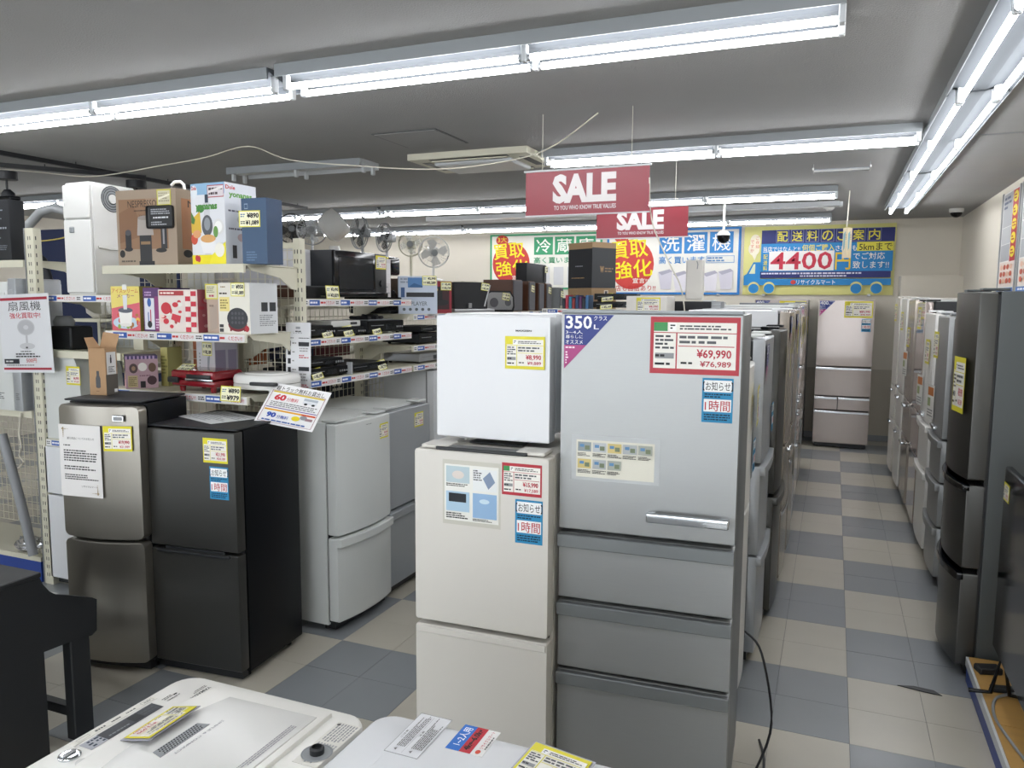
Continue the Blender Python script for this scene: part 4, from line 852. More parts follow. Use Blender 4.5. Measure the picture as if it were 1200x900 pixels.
pbox('cookware_box', 'red and white checked party cooker box in the middle of the middle shelf', .255, .17, .215, -3.068, 2.995, 1.5922, 1, ('#ddd2cc', '#b5606a', '#c8b8b4'), rd, food(10, 5, 8, 8, 52, 92, ['#d8a8a8', '#c24a58', '#e8d8d0']))
bgb = pbox('slim_beige_box', 'slim beige box between the red checked box and the white pan box', .078, .18, .24, -2.862, 3.02, 1.5922, 0, ('#b39c8c', '#a89484', '#b0a090'), [('p', [(20, 50), (80, 40), (80, 90), (20, 96)], '#a8978a'), ('l', 20, 40, 80, 48, 1, '#7a6a60')], [])
put(sheet(.086, .075, 100, 84, [('f', 0, 0, 100, 84, 6, '#d2cc40'), ('l', 12, 12, 88, 50, 4, '#8a8a70'), ('l', 30, 56, 88, 76, 1, '#b04060')], '#d8d4b8'), 'price_tag', bgb, -.004, .168, -.004, -4)
tk = [('l', 8, 6, 30, 10, 1, '#8a7040'), ('l', 4, 18, 34, 24, 1, '#3a3020'), ('r', 4, 28, 36, 56, '#e4d488'), ('l', 6, 32, 34, 52, 4, '#8a7a40'), ('c', 60, 82, 30, 14, '#7a1f28'), ('c', 60, 70, 33, 21, '#303238')]+[('c', 44+(k % 4)*11, 60+(k//4)*9, 3.6, 3, '#4a4c52') for k in range(12)]+[('r', 36, 88, 42, 95, '#7a1f28'), ('r', 80, 88, 86, 95, '#7a1f28'), ('c', 90, 90, 7, 6, '#b02a34'), ('r', 3, 82, 16, 88, '#2a2a2c'), ('r', 3, 90, 16, 97, '#3a3a3c')]
tb = pbox('takoyaki_grill_box', 'white box showing a black dimpled pan at the right end of the middle shelf', .205, .19, .248, -2.712, 3.0, 1.5922, -3, ('#e0ddd2', '#cfd2d4', '#d5d5d0'), tk, [('r', 24, 38, 38, 56, '#26282c'), ('r', 42, 38, 56, 56, '#26282c'), ('l', 20, 62, 56, 86, 6, '#8a8d90')])
put(price_card('¥950', '¥1,089', .088, .066), 'price_tag', tb, .03, .182, -.004)
# lower shelf (z 1.288)
dg = [('r', 0, 26, 100, 100, '#3a2834'), ('l', 4, 30, 60, 36, 1, '#c9a0b0'), ('c', 62, 74, 26, 20, '#c49478'), ('c', 60, 60, 12, 12, '#d8b8a0'), ('p', [(30, 78), (96, 70), (96, 98), (20, 98)], '#d8a0b0'), ('c', 40, 88, 14, 8, '#c8a080')]
ds = [('r', 0, 0, 100, 10, '#4a3a6a')]+[('r', k*12, 0, k*12+6, 10, '#b8a0c8') for k in range(8)]+[('c', 24, 38, 13, 15, '#5a4a4a'), ('c', 52, 34, 14, 13, '#e8e4e0'), ('c', 82, 36, 12, 14, '#6a5040'), ('c', 24, 38, 6, 7, '#a88a70'), ('r', 6, 60, 36, 96, '#c0b088'), ('l', 9, 64, 33, 92, 6, '#80704a'), ('r', 44, 78, 60, 98, '#221d22'), ('c', 80, 76, 15, 14, '#4a3038'), ('l', 42, 58, 96, 64, 1, '#7a5068')]
pbx = pbox('pancake_maker_box', 'small pink pattern box with round snack pictures at the left of the lower shelf', .155, .155, .172, -3.475, 3.012, 1.2882, -38, ('#3a2834', '#b99aa4', '#7a6a90'), dg, ds, 100, 100, sw=100)
put(price_card('¥790', '¥869', .085, .072), 'price_tag', pbx, -.02, .105, -.004)
pbox('yellow_bag_box', 'narrow pale yellow green box behind the pink pattern box', .05, .10, .21, -3.35, 3.16, 1.2882, 0, ('#c6c07a', '#b0ab70', '#c0c090'), [('l', 10, 20, 90, 70, 6, '#8a8a50')], [])
kb = pbox('knife_sharpener_box', 'white and lilac box with a knife picture in the middle of the lower shelf', .17, .14, .245, -3.12, 3.225, 1.2882, -14, ('#d3d2d8', '#b5b2c0', '#c8c8d0'), [('p', [(60, 34), (74, 30), (60, 92), (54, 92)], '#9aa0a8'), ('l', 14, 24, 22, 60, 5, '#888')], [('r', 2, 18, 28, 96, '#8f88a0'), ('r', 34, 18, 56, 96, '#938ca4')])
put(price_card('¥1,990', '¥2,189', .088, .07), 'price_tag', kb, .02, .17, -.004)
# red waffle maker and white sandwich maker
wf = thing('waffle_maker', 'shiny dark red electric waffle maker on the lower shelf', 'waffle maker', (-2.995, 3.0, 1.2882), -2)
b = MB(); b.rbox(-.15, .15, 0, .2, .028, .062, 'red_plastic', .014, 3); b.build('lower_body', wf)
b = MB(); b.rbox(-.15, .15, -.005, .2, .064, .112, 'red_plastic', .02, 3); b.build('lid', wf)
MB().rbox(-.04, .14, -.012, .0, .058, .072, 'chrome', .005, 2).build('latch', wf)
MB().rbox(-.03, .13, -.016, -.002, .072, .092, 'dark_plastic', .006, 2).build('handle', wf)
MB().rbox(-.165, -.09, -.012, .03, .045, .075, 'dark_plastic', .008, 2).build('hinge_block', wf)
b = MB()
for x in (-.10, .11):
    for y in (.03, .17): b.cyl((x, y, 0), .012, .03, 'red_plastic', 10, r2=.017)
b.builds('foot', wf)
o = price_card('¥1,490', '¥1,639', .10, .06).build('price_tag', wf, smooth=0); o.location = (-.08, .005, .108); o.rotation_euler = (math.radians(-60), 0, math.radians(-4))
sm_ = thing('sandwich_maker', 'white oval electric sandwich maker at the right end of the lower shelf', 'sandwich maker', (-2.655, 3.035, 1.2882), 2)
def oval(rx, ry, n=28): return [(rx*math.copysign(abs(math.cos(2*PI*i/n))**.75, math.cos(2*PI*i/n)), .13+ry*math.copysign(abs(math.sin(2*PI*i/n))**.75, math.sin(2*PI*i/n))) for i in range(n)]
slab(MB(), oval(.165, .13), .026, .052, 'white_plastic', .006).build('lower_body', sm_, smooth=50)
slab(MB(), oval(.165, .13), .055, .098, 'white_plastic', .02).build('lid', sm_, smooth=60)
slab(MB(), oval(.11, .085), .098, .103, 'white_plastic', .004).build('lid_panel', sm_, smooth=50)
MB().rbox(.0, .15, -.012, .02, .048, .066, 'dark_plastic', .006, 2).build('handle', sm_)
b = MB()
for x in (-.10, .10):
    for y in (.04, .2): b.cyl((x, y, 0), .012, .027, 'white_plastic', 10, r2=.022)
b.builds('foot', sm_)
o = price_card('¥890', '¥979', .125, .075).build('price_card', g1, smooth=0); o.location = (.372, -.018, 1.262); o.rotation_euler.x = math.radians(-8)
# sheets hung at the corner of the rack
li = [('r', 40, 14, 58, 22, '#9a9ca0'), ('l', 38, 26, 62, 34, 1, '#444'), ('t', 'レンタル', 30, 30, 66, 38, '#55585c', .02), ('l', 8, 50, 44, 55, 1, BK), ('l', 52, 50, 94, 55, 1, BK)]
for k in range(6): li += [('r', 8, 62+k*30, 20, 80+k*30, '#2a2c30'), ('l', 26, 66+k*30, 42, 74+k*30, 1, '#888'), ]
li += [('r', 52, 66, 94, 80, '#2d2f34'), ('l', 56, 84, 90, 100, 2, '#999'), ('l', 54, 108, 92, 122, 2, '#c06068'), ('r', 52, 150, 94, 164, '#2d2f34'), ('l', 56, 170, 90, 200, 3, '#999'), ('l', 54, 208, 92, 222, 2, '#c06068'), ('l', 8, 244, 46, 254, 1, '#c03a40'), ('l', 52, 244, 92, 250, 1, '#333'), ('l', 8, 258, 46, 268, 1, '#c03a40')]
t = sheet(.152, .43, 100, 280, li, '#d9dadd', thick=.001).build('hanging_notice', label='tall narrow white notice with black squares hung on the rack corner post', cat='notice', smooth=0, loc=(-2.575, 3.30, 1.212), rz=math.radians(3)); t.rotation_euler.x = math.radians(-2)
fi = [('t', '軽トラック無料お貸出し', 8, 5, 92, 17, BK, .04), ('r', 6, 19, 94, 23, '#d8c04a'), ('t', '60', 12, 26, 32, 42, '#c23a44', .05), ('t', '分無料', 34, 31, 54, 41, '#c23a44', .04), ('r', 62, 26, 86, 32, '#aab2ba'), ('r', 62, 33, 86, 40, '#d5d8dc'), ('c', 68, 40, 3, 2.6, BK), ('c', 81, 40, 3, 2.6, BK), ('l', 10, 45, 90, 58, 3, '#777'), ('r', 6, 60, 94, 62, '#6a4a90'), ('r', 6, 65, 94, 69, '#e0a42c'), ('r', 70, 65, 94, 69, '#c8502c'), ('t', '90', 14, 73, 30, 86, '#2a4aa0', .05), ('t', '分無料', 32, 77, 52, 86, '#2a4aa0', .04), ('c', 64, 79, 7, 6, '#e2cc28'), ('c', 76, 74, 6, 5, '#8a8d92'), ('r', 80, 74, 92, 80, '#9a7a80'), ('l', 10, 90, 90, 96, 1, '#3a5aa0'), ('f', 4, 18, 96, 98, .8, '#8a4050')]
FL_ = [(-2.648, 3.05, 1.286), (-2.43, 3.21, 1.345), (-2.33, 3.0, 1.21), (-2.16, 2.86, 1.20)]
b = sheet(.31, .23, 100, 102, fi, '#e6e6e6', thick=.001)
t = b.build('flyer', label='tilted white flyer offering a free 60 minute truck loan over the black fridge', cat='flyer', smooth=0)
t.matrix_world = Matrix.Translation((-2.38, 2.93, 1.165)) @ Matrix.Rotation(math.radians(14), 4, 'Z') @ Matrix.Rotation(math.radians(-42), 4, 'X') @ Matrix.Rotation(math.radians(10), 4, 'Y')
# brown open bottle box standing on the stainless fridge
ob = thing('bottle_carton', 'open brown bottle box standing on top of the stainless fridge', 'box', (-3.26, 2.67, 1.2965), 8)
W_, D_, H_ = .095, .075, .225
b = MB()
for a in ((-W_/2, W_/2, 0, .003), (-W_/2, W_/2, D_-.003, D_), (-W_/2, -W_/2+.003, .003, D_-.003), (W_/2-.003, W_/2, .003, D_-.003)): b.box(a[0], a[1], a[2], a[3], 0, H_, 'cardboard')
b.box(-W_/2+.003, W_/2-.003, .003, D_-.003, 0, .003, 'cardboard'); b.build('box_wall', ob, smooth=0)
b = MB(); b.add([(-W_/2, D_, H_), (W_/2, D_, H_), (W_/2-.004, D_+.03, H_+.065), (-W_/2+.004, D_+.025, H_+.075), (-W_/2, D_-.003, H_), (W_/2, D_-.003, H_), (W_/2-.004, D_+.027, H_+.065), (-W_/2+.004, D_+.022, H_+.075)], [(0, 1, 2, 3), (7, 6, 5, 4), (0, 3, 7, 4), (1, 5, 6, 2), (3, 2, 6, 7)], 'cardboard').build('flap', ob, smooth=0)
b = MB(); b.add([(-W_/2, 0, H_), (-W_/2, D_, H_), (-W_/2-.03, D_-.01, H_+.05), (-W_/2-.03, .01, H_+.05), (-W_/2+.003, 0, H_), (-W_/2+.003, D_, H_), (-W_/2-.027, D_-.01, H_+.05), (-W_/2-.027, .01, H_+.05)], [(3, 2, 1, 0), (4, 5, 6, 7), (0, 4, 7, 3), (1, 2, 6, 5), (3, 7, 6, 2)], 'cardboard').build('flap', ob, smooth=0)
put(sheet(W_, H_, 50, 100, [('c', 26, 82, 7, 3, '#3b3c40'), ('r', 19, 64, 33, 83, '#3b3c40'), ('p', [(19, 64), (23, 55), (29, 55), (33, 64)], '#3b3c40'), ('r', 22, 48, 30, 56, '#3b3c40'), ('l', 20, 90, 32, 93, 1, '#7a5a40')], '#a88765', 'carton', thick=0), 'front_print', ob, 0, 0, -.0004)
o = sheet(D_, H_, 60, 100, [('r', 6, 8, 54, 56, '#dadada'), ('c', 28, 30, 4, 2, '#26282c'), ('r', 24, 20, 32, 30, '#26282c'), ('r', 26, 14, 30, 20, '#26282c'), ('l', 14, 38, 46, 52, 4, '#555'), ('r', 0, 56, 60, 100, '#5a5650'), ('r', 40, 88, 56, 95, '#d8d8d8')], '#a88765', 'carton', thick=0).build('side_print', ob, smooth=0); o.location = (W_/2+.0004, D_/2, 0); o.rotation_euler.z = math.radians(90)
# ================================================================ goods on the long rack facing right
def on_rack(y, z, x=-2.66): return (x, y, z+.0005)
def deck(label, W, D, H, y, z, m='black_matte', x=-2.675, rz=90, style='disc', face=None, tagp=None, group=None, tx=0):
    t = thing('disc_player', label, 'player', (x, y, z+.0005), rz, group)
    MB().rbox(-W/2, W/2, .004, D, .012, H, m, .004, 1).build('case', t)
    MB().rbox(-W/2, W/2, 0, .006, .014, H-.002, face or 'black_gloss', .002, 1).build('front_panel', t)
    if style == 'disc':
        MB().box(-W*.42, -W*.08, -.0015, 0, H*.62, H*.66, 'grey_plastic').build('disc_slot', t, smooth=0)
        MB().box(-W*.02, W*.22, -.001, 0, H*.32, H*.72, 'smoke_glass').build('display', t, smooth=0)
    b = MB()
    for k in range(4): b.cyl((W*.30+k*.022, -.004, H*.5), .006, .004, 'silver_plastic', 10, 'y')
    b.builds('button', t)
    b = MB()
    for sx in (-1, 1):
        for yy in (.03, D-.04): b.cyl((sx*(W/2-.03), yy, 0), .012, .012, 'rubber', 8)
    b.builds('foot', t)
    if tagp:
        o = price_card(*tagp, .095, .065).build('price_tag', t, smooth=0); o.location = (tx, -.012, .0); o.rotation_euler = (math.radians(-20), math.radians(-6), 0)
    return t
# top board z 1.765
oven = thing('microwave_oven', 'large black microwave oven with glass door on the top shelf of the long rack', 'microwave', (-2.69, 4.09, 1.7655), 90)
MB().rbox(-.285, .285, .02, .27, .012, .285, 'black_matte', .008).build('case', oven)
MB().rbox(-.285, .15, 0, .022, .012, .285, 'black_gloss', .006).build('door', oven)
MB().rbox(-.245, .125, -.002, .002, .055, .25, 'smoke_glass', .004, 1).build('door_window', oven)
MB().rbox(.155, .285, .002, .022, .012, .285, 'dark_plastic', .005).build('control_panel', oven)
MB().rbox(-.28, .28, -.012, .004, .014, .042, 'black_gloss', .005).build('handle', oven)
MB().cyl((.22, -.01, .10), .022, .012, 'dark_plastic', 18, 'y').build('dial', oven)
b = MB()
for sx in (-.24, .24):
    for yy in (.05, .23): b.cyl((sx, yy, 0), .015, .013, 'rubber', 8)
b.builds('foot', oven)
put(info_tag(.12, .085, 'y', '¥5,990', '¥6,589'), 'price_tag', oven, .215, .19, -.001)
tn = thing('turntable_tray', 'thin black tray lying in front of the microwave oven', 'tray', (-2.74, 4.42, 1.7655), 90)
MB().rbox(-.14, .16, -.04, .22, 0, .014, 'black_gloss', .005, 1).build('tray', tn)
sp = thing('sound_bar', 'low black speaker with a small silver badge left of the microwave oven', 'speaker', (-2.69, 3.60, 1.7655), 90)
MB().rbox(-.15, .165, .0, .12, 0, .072, 'black_matte', .006).build('case', sp)
MB().rbox(-.145, .16, -.004, .001, .005, .067, 'black_side', .002, 1).build('grille', sp)
MB().box(.06, .10, -.0055, -.004, .012, .018, 'chrome').build('badge', sp, smooth=0)
MB().rbox(-.17, -.152, 0, .12, 0, .072, 'walnut', .003, 1).build('end_panel', sp)
o = price_card('¥3,490', '¥3,839', .125, .075).build('price_card', g2, smooth=0); o.location = (.27, -.008, 1.7655); o.rotation_euler.x = math.radians(-6)
pbox('printer_box', 'plain grey white printer box behind the low black speaker', .37, .20, .285, -2.86, 3.62, 1.7655, 90, ('#c5c6ca', '#b9babf', '#cfcfd2'), [('t', 'brother', 62, 62, 88, 67, '#26282c', .03), ('l', 62, 72, 86, 86, 4, '#8a8c92')], [])
pbox('white_red_box', 'slim red and white box showing at the left of the microwave oven', .12, .09, .29, -2.972, 3.87, 1.7655, 90, ('#d5d2d0', '#a02c3c', '#8e2433'), [], [])
pbox('tall_white_box', 'tall narrow white box with a red band right of the microwave oven', .13, .22, .265, -2.75, 4.455, 1.7655, 90, ('#d2d0d0', '#c9c8ca', '#c0bfc2'), [('r', 0, 0, 40, 60, '#b23a44'), ('l', 10, 66, 90, 96, 4, '#9a9a9e'), ('r', 46, 10, 94, 60, '#e2e2e2')], [('r', 0, 0, 60, 20, '#b23a44')])
cm = thing('coffee_maker', 'black coffee maker standing at the back right of the top shelf', 'coffee maker', (-2.93, 4.80, 1.6655), 90)
MB().rbox(-.13, .13, .08, .26, 0, .40, 'black_matte', .015).build('case', cm)
MB().rbox(-.12, .12, -.02, .08, .27, .40, 'black_gloss', .02).build('brew_head', cm)
MB().lathe([(.05, 0), (.07, .03), (.07, .09), (.045, .14)], 'smoke_glass', 20).build('jug', cm, loc=(0, .01, .025), smooth=50)
MB().rbox(-.12, .12, -.07, .1, 0, .022, 'black_matte', .006, 1).build('drip_tray', cm)
put(sheet(.07, .035, 10, 5, [('l', 1, 1, 9, 4, 2, '#555')], '#c8c24a'), 'price_tag', cm, -.08, .36, -.022)
pl = pbox('player_box', 'pale blue and white box printed PLAYER standing beside the coffee maker', .27, .10, .262, -2.70, 4.80, 1.6655, 34, ('#bcc6d6', '#aab4c4', '#c6ccd6'), [('l', 5, 4, 30, 20, 2, '#8a94a4'), ('r', 24, 4, 62, 30, '#4a7ab0'), ('p', [(24, 30), (40, 18), (62, 26), (62, 30)], '#2c5a8a'), ('r', 6, 30, 16, 56, '#3a5a8a'), ('r', 20, 43, 92, 55, '#24262c'), ('t', 'PLAYER', 32, 67, 74, 78, '#6a7078', .01)]+[('c', 14+k*16, 88, 4, 4, '#5a6068') for k in range(5)], [])
put(price_card('¥2,990', '¥3,289', .10, .065), 'price_tag', pl, .08, .20, -.004, 4)
# bay 2, z 1.665
pbox('red_speaker_box', 'red box picturing a black fan and tray on the long rack', .20, .18, .235, -2.70, 5.13, 1.6655, 58, ('#8f2130', '#7c1c28', '#a03040'), [('r', 14, 16, 90, 88, '#3a1a20'), ('c', 52, 66, 34, 10, '#1c1e22'), ('r', 34, 20, 60, 60, '#15161a'), ('c', 36, 26, 5, 5, '#c8a050'), ('l', 62, 4, 96, 10, 1, '#e0c8c0')], [])
o = price_card('¥2,490', '¥2,739', .09, .06).build('price_tag', bpy.data.objects['red_speaker_box'], smooth=0); o.location = (.05, -.004, .17)
bp = thing('monitor_speaker', 'square black panel radio on a silver base on the long rack', 'radio', (-2.68, 5.62, 1.6655), 52)
MB().rbox(-.15, .15, 0, .10, .03, .24, 'black_matte', .004, 1).build('case', bp); MB().rbox(-.16, .20, -.03, .13, 0, .03, 'silver_plastic', .006).build('base', bp)
MB().tube([(.12, -.003, .05), (.17, -.003, .22)], .006, 'silver_plastic').build('bracket', bp)
MB().rbox(-.03, .0, -.02, .0, .035, .075, 'silver_plastic', .003, 1).build('knob', bp)
o = price_card('¥1,990', '¥2,189', .07, .06).build('price_tag', bp, smooth=0); o.location = (.12, -.006, .175); o.rotation_euler.y = math.radians(8)
cs = thing('cd_radio', 'round fronted silver and black portable stereo on the long rack', 'stereo', (-2.66, 6.12, 1.6655), 55)
pts = [(-.15, 0), (-.175, .08), (-.15, .16), (-.10, .18), (.12, .18), (.16, .13), (.165, .04), (.15, 0)]
b = MB(); b.prism(pts, .0, .15, 'black_matte', 'y').build('case', cs, smooth=40)
b = MB(); b.prism([(x*.8+.01, z*.82+.018) for x, z in pts], -.012, .0, 'silver_plastic', 'y').build('front_panel', cs, smooth=40)
MB().cyl((-.05, -.016, .08), .04, .005, 'speaker_cloth', 20, 'y').cyl((.09, -.016, .08), .03, .005, 'speaker_cloth', 20, 'y').builds('speaker_cone', cs)
o = price_card('¥2,990', '¥3,289', .075, .06).build('price_tag', cs, smooth=0); o.location = (.06, -.02, .10); o.rotation_euler.y = math.radians(10)
pbox('cable_box', 'white and red carton behind the square black radio', .36, .18, .245, -2.92, 5.85, 1.6655, 90, ('#c4bfc4', '#b8b3ba', '#55585e'), [('l', 6, 10, 60, 24, 2, '#8a7a90'), ('r', 0, 60, 100, 100, '#8a2030')], [('r', 0, 60, 60, 100, '#8a2030')])
pbox('brown_flat_box', 'long plain brown box behind the PLAYER box', .62, .16, .25, -2.90, 5.2, 1.6655, 90, ('#8d7a66', '#7c6a58', '#84725e'), [], [])
def spk(label, y, W=.17, H=.27, D=.27, x=-2.67, wood='walnut', rz=90, tagp=None, z=1.6655):
    t = thing('wooden_speaker', label, 'speaker', (x, y, z), rz)
    MB().rbox(-W/2, W/2, .012, D, 0, H, wood, .003, 1).build('cabinet', t)
    MB().rbox(-W/2+.008, W/2-.008, 0, .0125, .008, H-.008, 'speaker_cloth', .004, 1).build('grille', t)
    if tagp: o = price_card(*tagp, .08, .06).build('price_tag', t, smooth=0); o.location = (.0, -.004, H-.10); o.rotation_euler.y = math.radians(7)
    return t
spk('large walnut speaker with grey cloth front, leftmost of the wooden speakers', 6.60, .23, .285, .30)
spk('walnut speaker with a price card, second of the wooden speakers', 6.96, .17, .28, .26, tagp=('¥3,990', '¥4,389'))
spk('walnut speaker without a card, third of the wooden speakers', 7.22, .15, .27, .24)
spk('walnut speaker with a card, fourth of the wooden speakers', 7.44, .15, .27, .24, tagp=('¥2,990', '¥3,289'))
spk('slim grey speaker at the right end of the speaker row', 7.72 if False else 7.62, .10, .235, .2, -2.60, 'grey_plastic', tagp=('¥990', '¥1,089'))
sb = thing('tower_speaker', 'large black subwoofer standing behind the wooden speakers', 'speaker', (-2.78, 7.36, 1.94), 90)
MB().rbox(-.27, .27, .0, .12, 0, .19, 'black_matte', .006).build('cabinet', sb); MB().rbox(.2, .262, -.008, .0, .01, .18, 'dark_plastic', .003, 1).build('front_panel', sb)
o = price_card('¥5,990', '¥6,589', .08, .06).build('price_tag', sb, smooth=0); o.location = (.25, -.012, .11)
# decks on the middle and bottom boards
deck('black recorder at the left end of the middle board of the long rack', .30, .30, .07, 3.61, 1.545, tagp=('¥3,490', '¥3,839'), tx=.09)
deck('black player under a white box on the middle board', .30, .30, .055, 3.93, 1.545, tagp=('¥1,490', '¥1,639'), tx=-.02)
wb_ = thing('flat_white_device', 'slim white device lying on top of the middle board player', 'device', (-2.72, 3.95, 1.601), 90)
MB().rbox(-.14, .16, 0, .2, 0, .035, 'white_plastic', .006).build('case', wb_); MB().box(.05, .12, -.001, 0, .01, .025, 'dark_plastic').build('display', wb_, smooth=0)
deck('wide black recorder at the right end of the middle board', .43, .32, .085, 4.34, 1.545, tagp=('¥3,990', '¥4,389'), tx=-.12)
deck('black player at the left end of the bottom board with a tilted card', .40, .30, .06, 3.70, 1.315, tagp=('¥1,990', '¥2,189'), tx=-.10)
deck('flat black recorder in the middle of the bottom board', .42, .32, .055, 4.14, 1.315, tagp=('¥2,490', '¥2,739'), tx=.14)
d2 = deck('small player stacked on the bottom board left player', .34, .24, .05, 3.68, 1.3755)
MB().rbox(-.003, .003, -.02, .02, 0, .075, 'enamel', .001, 1).build('shelf_divider', g2, loc=(.46, .02, 1.3155))
deck('silver fronted recorder at the right on the lower board of the second bay', .40, .30, .07, 4.98, 1.315, face='silver_plastic', m='silver_plastic')
deck('black player in the second bay above the silver fronted one', .42, .30, .075, 4.98, 1.45)
deck('thin black player stacked highest in the second bay', .40, .28, .05, 4.99, 1.5255)
deck('black player beside the silver fronted recorder on the second bay board', .42, .30, .06, 5.5, 1.45)
rc = thing('remote_tray', 'small grey tray of black remotes and cables on the middle board', 'tray', (-2.72, 4.35, 1.6305), 90)
MB().rbox(-.15, .15, 0, .2, 0, .006, 'grey_plastic', .002, 1).build('tray', rc)
for k in range(3): MB().rbox(-.12+k*.09, -.08+k*.09, .02, .17, .006, .026, 'black_matte', .006, 1).build('remote', rc, rz=.1*k)
MB().tube([(.02+.05*math.cos(a), .1+.05*math.sin(a), .03+.004*math.sin(3*a)) for a in [k*.5 for k in range(24)]], .005, 'black_matte').build('coiled_cable', rc, smooth=60)
# boxes on the far side of the long rack, seen through the mesh
rs = random.Random(4)
for k, (nm, y, W, H, z, cf) in enumerate((('orange striped carton', 3.75, .42, .2, 1.355, '#b8683c'), ('dark blue carton', 4.25, .36, .18, 1.355, '#2a3450'), ('white carton', 3.7, .36, .22, 1.715, '#c9c9c6'), ('brown carton', 4.3, .4, .2, 1.0, '#8a7058'), ('white and orange carton', 3.72, .45, .2, 1.0, '#c4b8a8'), ('dark red carton', 4.72, .3, .2, 1.355, '#6a3036'), ('grey carton', 5.3, .5, .25, 1.0, '#8b8d90'), ('black carton', 4.78, .34, .24, 1.0, '#202430'))):
    pbox('stock_carton', nm + ' seen through the wire mesh of the long rack' + (', lower row' if z < 1.2 else ''), W, .2, H, -3.32, y, z+.0004, 90, (cf, cf, cf), [('l', 10, 20, 70, 60, 3, '#d8d0c4')], [])
g3 = thing('shelf_rack', 'back side rack boards behind the wire mesh of the long rack', 'shelf rack', (-3.54, 3.45, 0), 90)
for z in (1.715, 1.355, 1.0): MB().box(0, 2.7, -.02, .40, z-.02, z-.0005, 'cream_metal').build('shelf_board', g3, smooth=0)
for z in (1.0, 1.355, 1.715): pass
for x in (.02, 1.35, 2.66): MB().box(x, x+.03, .30, .38, 0, 1.75, 'cream_metal').build('upright', g3, smooth=0)

# ================================================================ far left rack
lr = thing('shelf_rack', 'cream rack at the far left holding the upright air conditioner', 'shelf rack', (-3.94, 3.2, 0))
up = upright(lr, -.475, 0, 2.17, w_=.075)
MB().box(-.52, -.507, .0, .05, 0, 2.17, 'grey_plastic').build('side_channel', up, smooth=0)
upright(lr, .20, .42, 1.78)
shelf(lr, -.43, .22, .42, 1.78); shelf(lr, -.43, .22, .40, 1.452, strip=False); shelf(lr, -.43, .1, .42, .915)
wire_panel(lr, -.42, .2, .41, 1.46, 1.92)
MB().box(-.42, .2, .41, .42, 1.915, 1.93, 'cream_metal').build('cross_bar', lr, smooth=0)
MB().box(-.42, .1, .425, .44, .05, .9, 'cream_metal').build('back_board', lr, smooth=0)
ac = thing('upright_air_conditioner', 'white air conditioner unit stood on end at the upper left', 'air conditioner', (-4.005, 3.21, 1.7805))
b = MB(); b.prism([(-.105, 0), (-.115, .02), (-.115, .60), (-.09, .632), (.09, .635), (.115, .61), (.115, .02), (.105, 0)], .0, .30, 'white_plastic', 'y'); b.build('case', ac, smooth=50)
MB().rbox(-.105, .105, -.018, .0, .43, .62, 'white_plastic', .012, 3).build('front_panel', ac); MB().rbox(-.108, .108, -.016, .0, .01, .425, 'white_plastic', .012, 3).build('front_panel', ac)
MB().rbox(-.06, -.02, -.02, -.012, .35, .385, 'grey_plastic', .005, 1).build('louver_catch', ac)
fg = MB()
for r in (.03, .045, .06, .072): fg.tube([(.1165, .13+r*math.cos(k*PI/12), .55+r*math.sin(k*PI/12)) for k in range(24)], .0025, 'dark_plastic', 5, True)
fg.build('fan_grille', ac, kind='stuff', smooth=60)
MB().cyl((.1145, .13, .55), .074, .003, 'grey_plastic', 28, 'x').build('fan_outlet', ac)
MB().cyl((.117, .13, .55), .026, .006, 'white_plastic', 20, 'x').build('fan_hub', ac)
MB().tube([(.118, .02, .27), (.122, .1, .26), (.122, .2, .265), (.118, .28, .28)], .007, 'white_plastic').build('drain_hose', ac, smooth=60)
# machines on and under the left rack
wd = thing('dehumidifier', 'white rounded dehumidifier with yellow tag under the mesh at the left', 'dehumidifier', (-4.25, 3.22, .9155))
b = MB(); b.prism([(-.175, 0), (-.18, .40), (-.165, .46), (-.12, .505), (.06, .515), (.13, .49), (.165, .42), (.19, 0)], .0, .3, 'white_body', 'y'); b.build('case', wd, smooth=50)
MB().rbox(-.13, .08, .02, .2, .505, .525, 'grey_plastic', .008).build('top_vent', wd); MB().cyl((-.05, .1, .525), .05, .01, 'dark_plastic', 20).build('fan_opening', wd)
put(info_tag(.115, .11, 'y', '¥6,990', '¥7,689'), 'price_tag', wd, .12, .335, -.002)
fridge('slim white two door fridge standing under the far left rack', .28, .40, .885, -4.25, 3.20, 0, [(.58, .87, 'door'), (.05, .57, 'door')], 'white_body', 'coolwhite', rc=.012, top='')
tp = thing('rice_cooker', 'large grey white rounded appliance behind the boxes at the left end of the end rack', 'appliance', (-4.36, 3.97, 1.30))
MB().lathe([(.22, 0), (.26, .04), (.27, .2), (.26, .26), (.22, .31), (.12, .335), (.02, .34)], 'white_body', 32).build('case', tp, smooth=60)
MB().lathe([(.262, .262), (.275, .27), (.275, .29), (.25, .30)], 'silver_plastic', 32).build('rim', tp, smooth=60)
MB().rbox(.16, .21, -.215, -.185, .13, .18, 'black_gloss', .004, 1).build('button', tp)
st = thing('display_stand', 'plain cream stand carrying the large rounded appliance', 'stand', (-4.36, 3.97, 0)); MB().box(-.25, .25, -.22, .25, 1.27, 1.2995, 'cream_metal').build('board', st, smooth=0)
for a in (-.24, .21):
    for c in (-.21, .21): MB().box(a, a+.03, c, c+.03, 0, 1.27, 'cream_metal').build('leg', st, smooth=0)
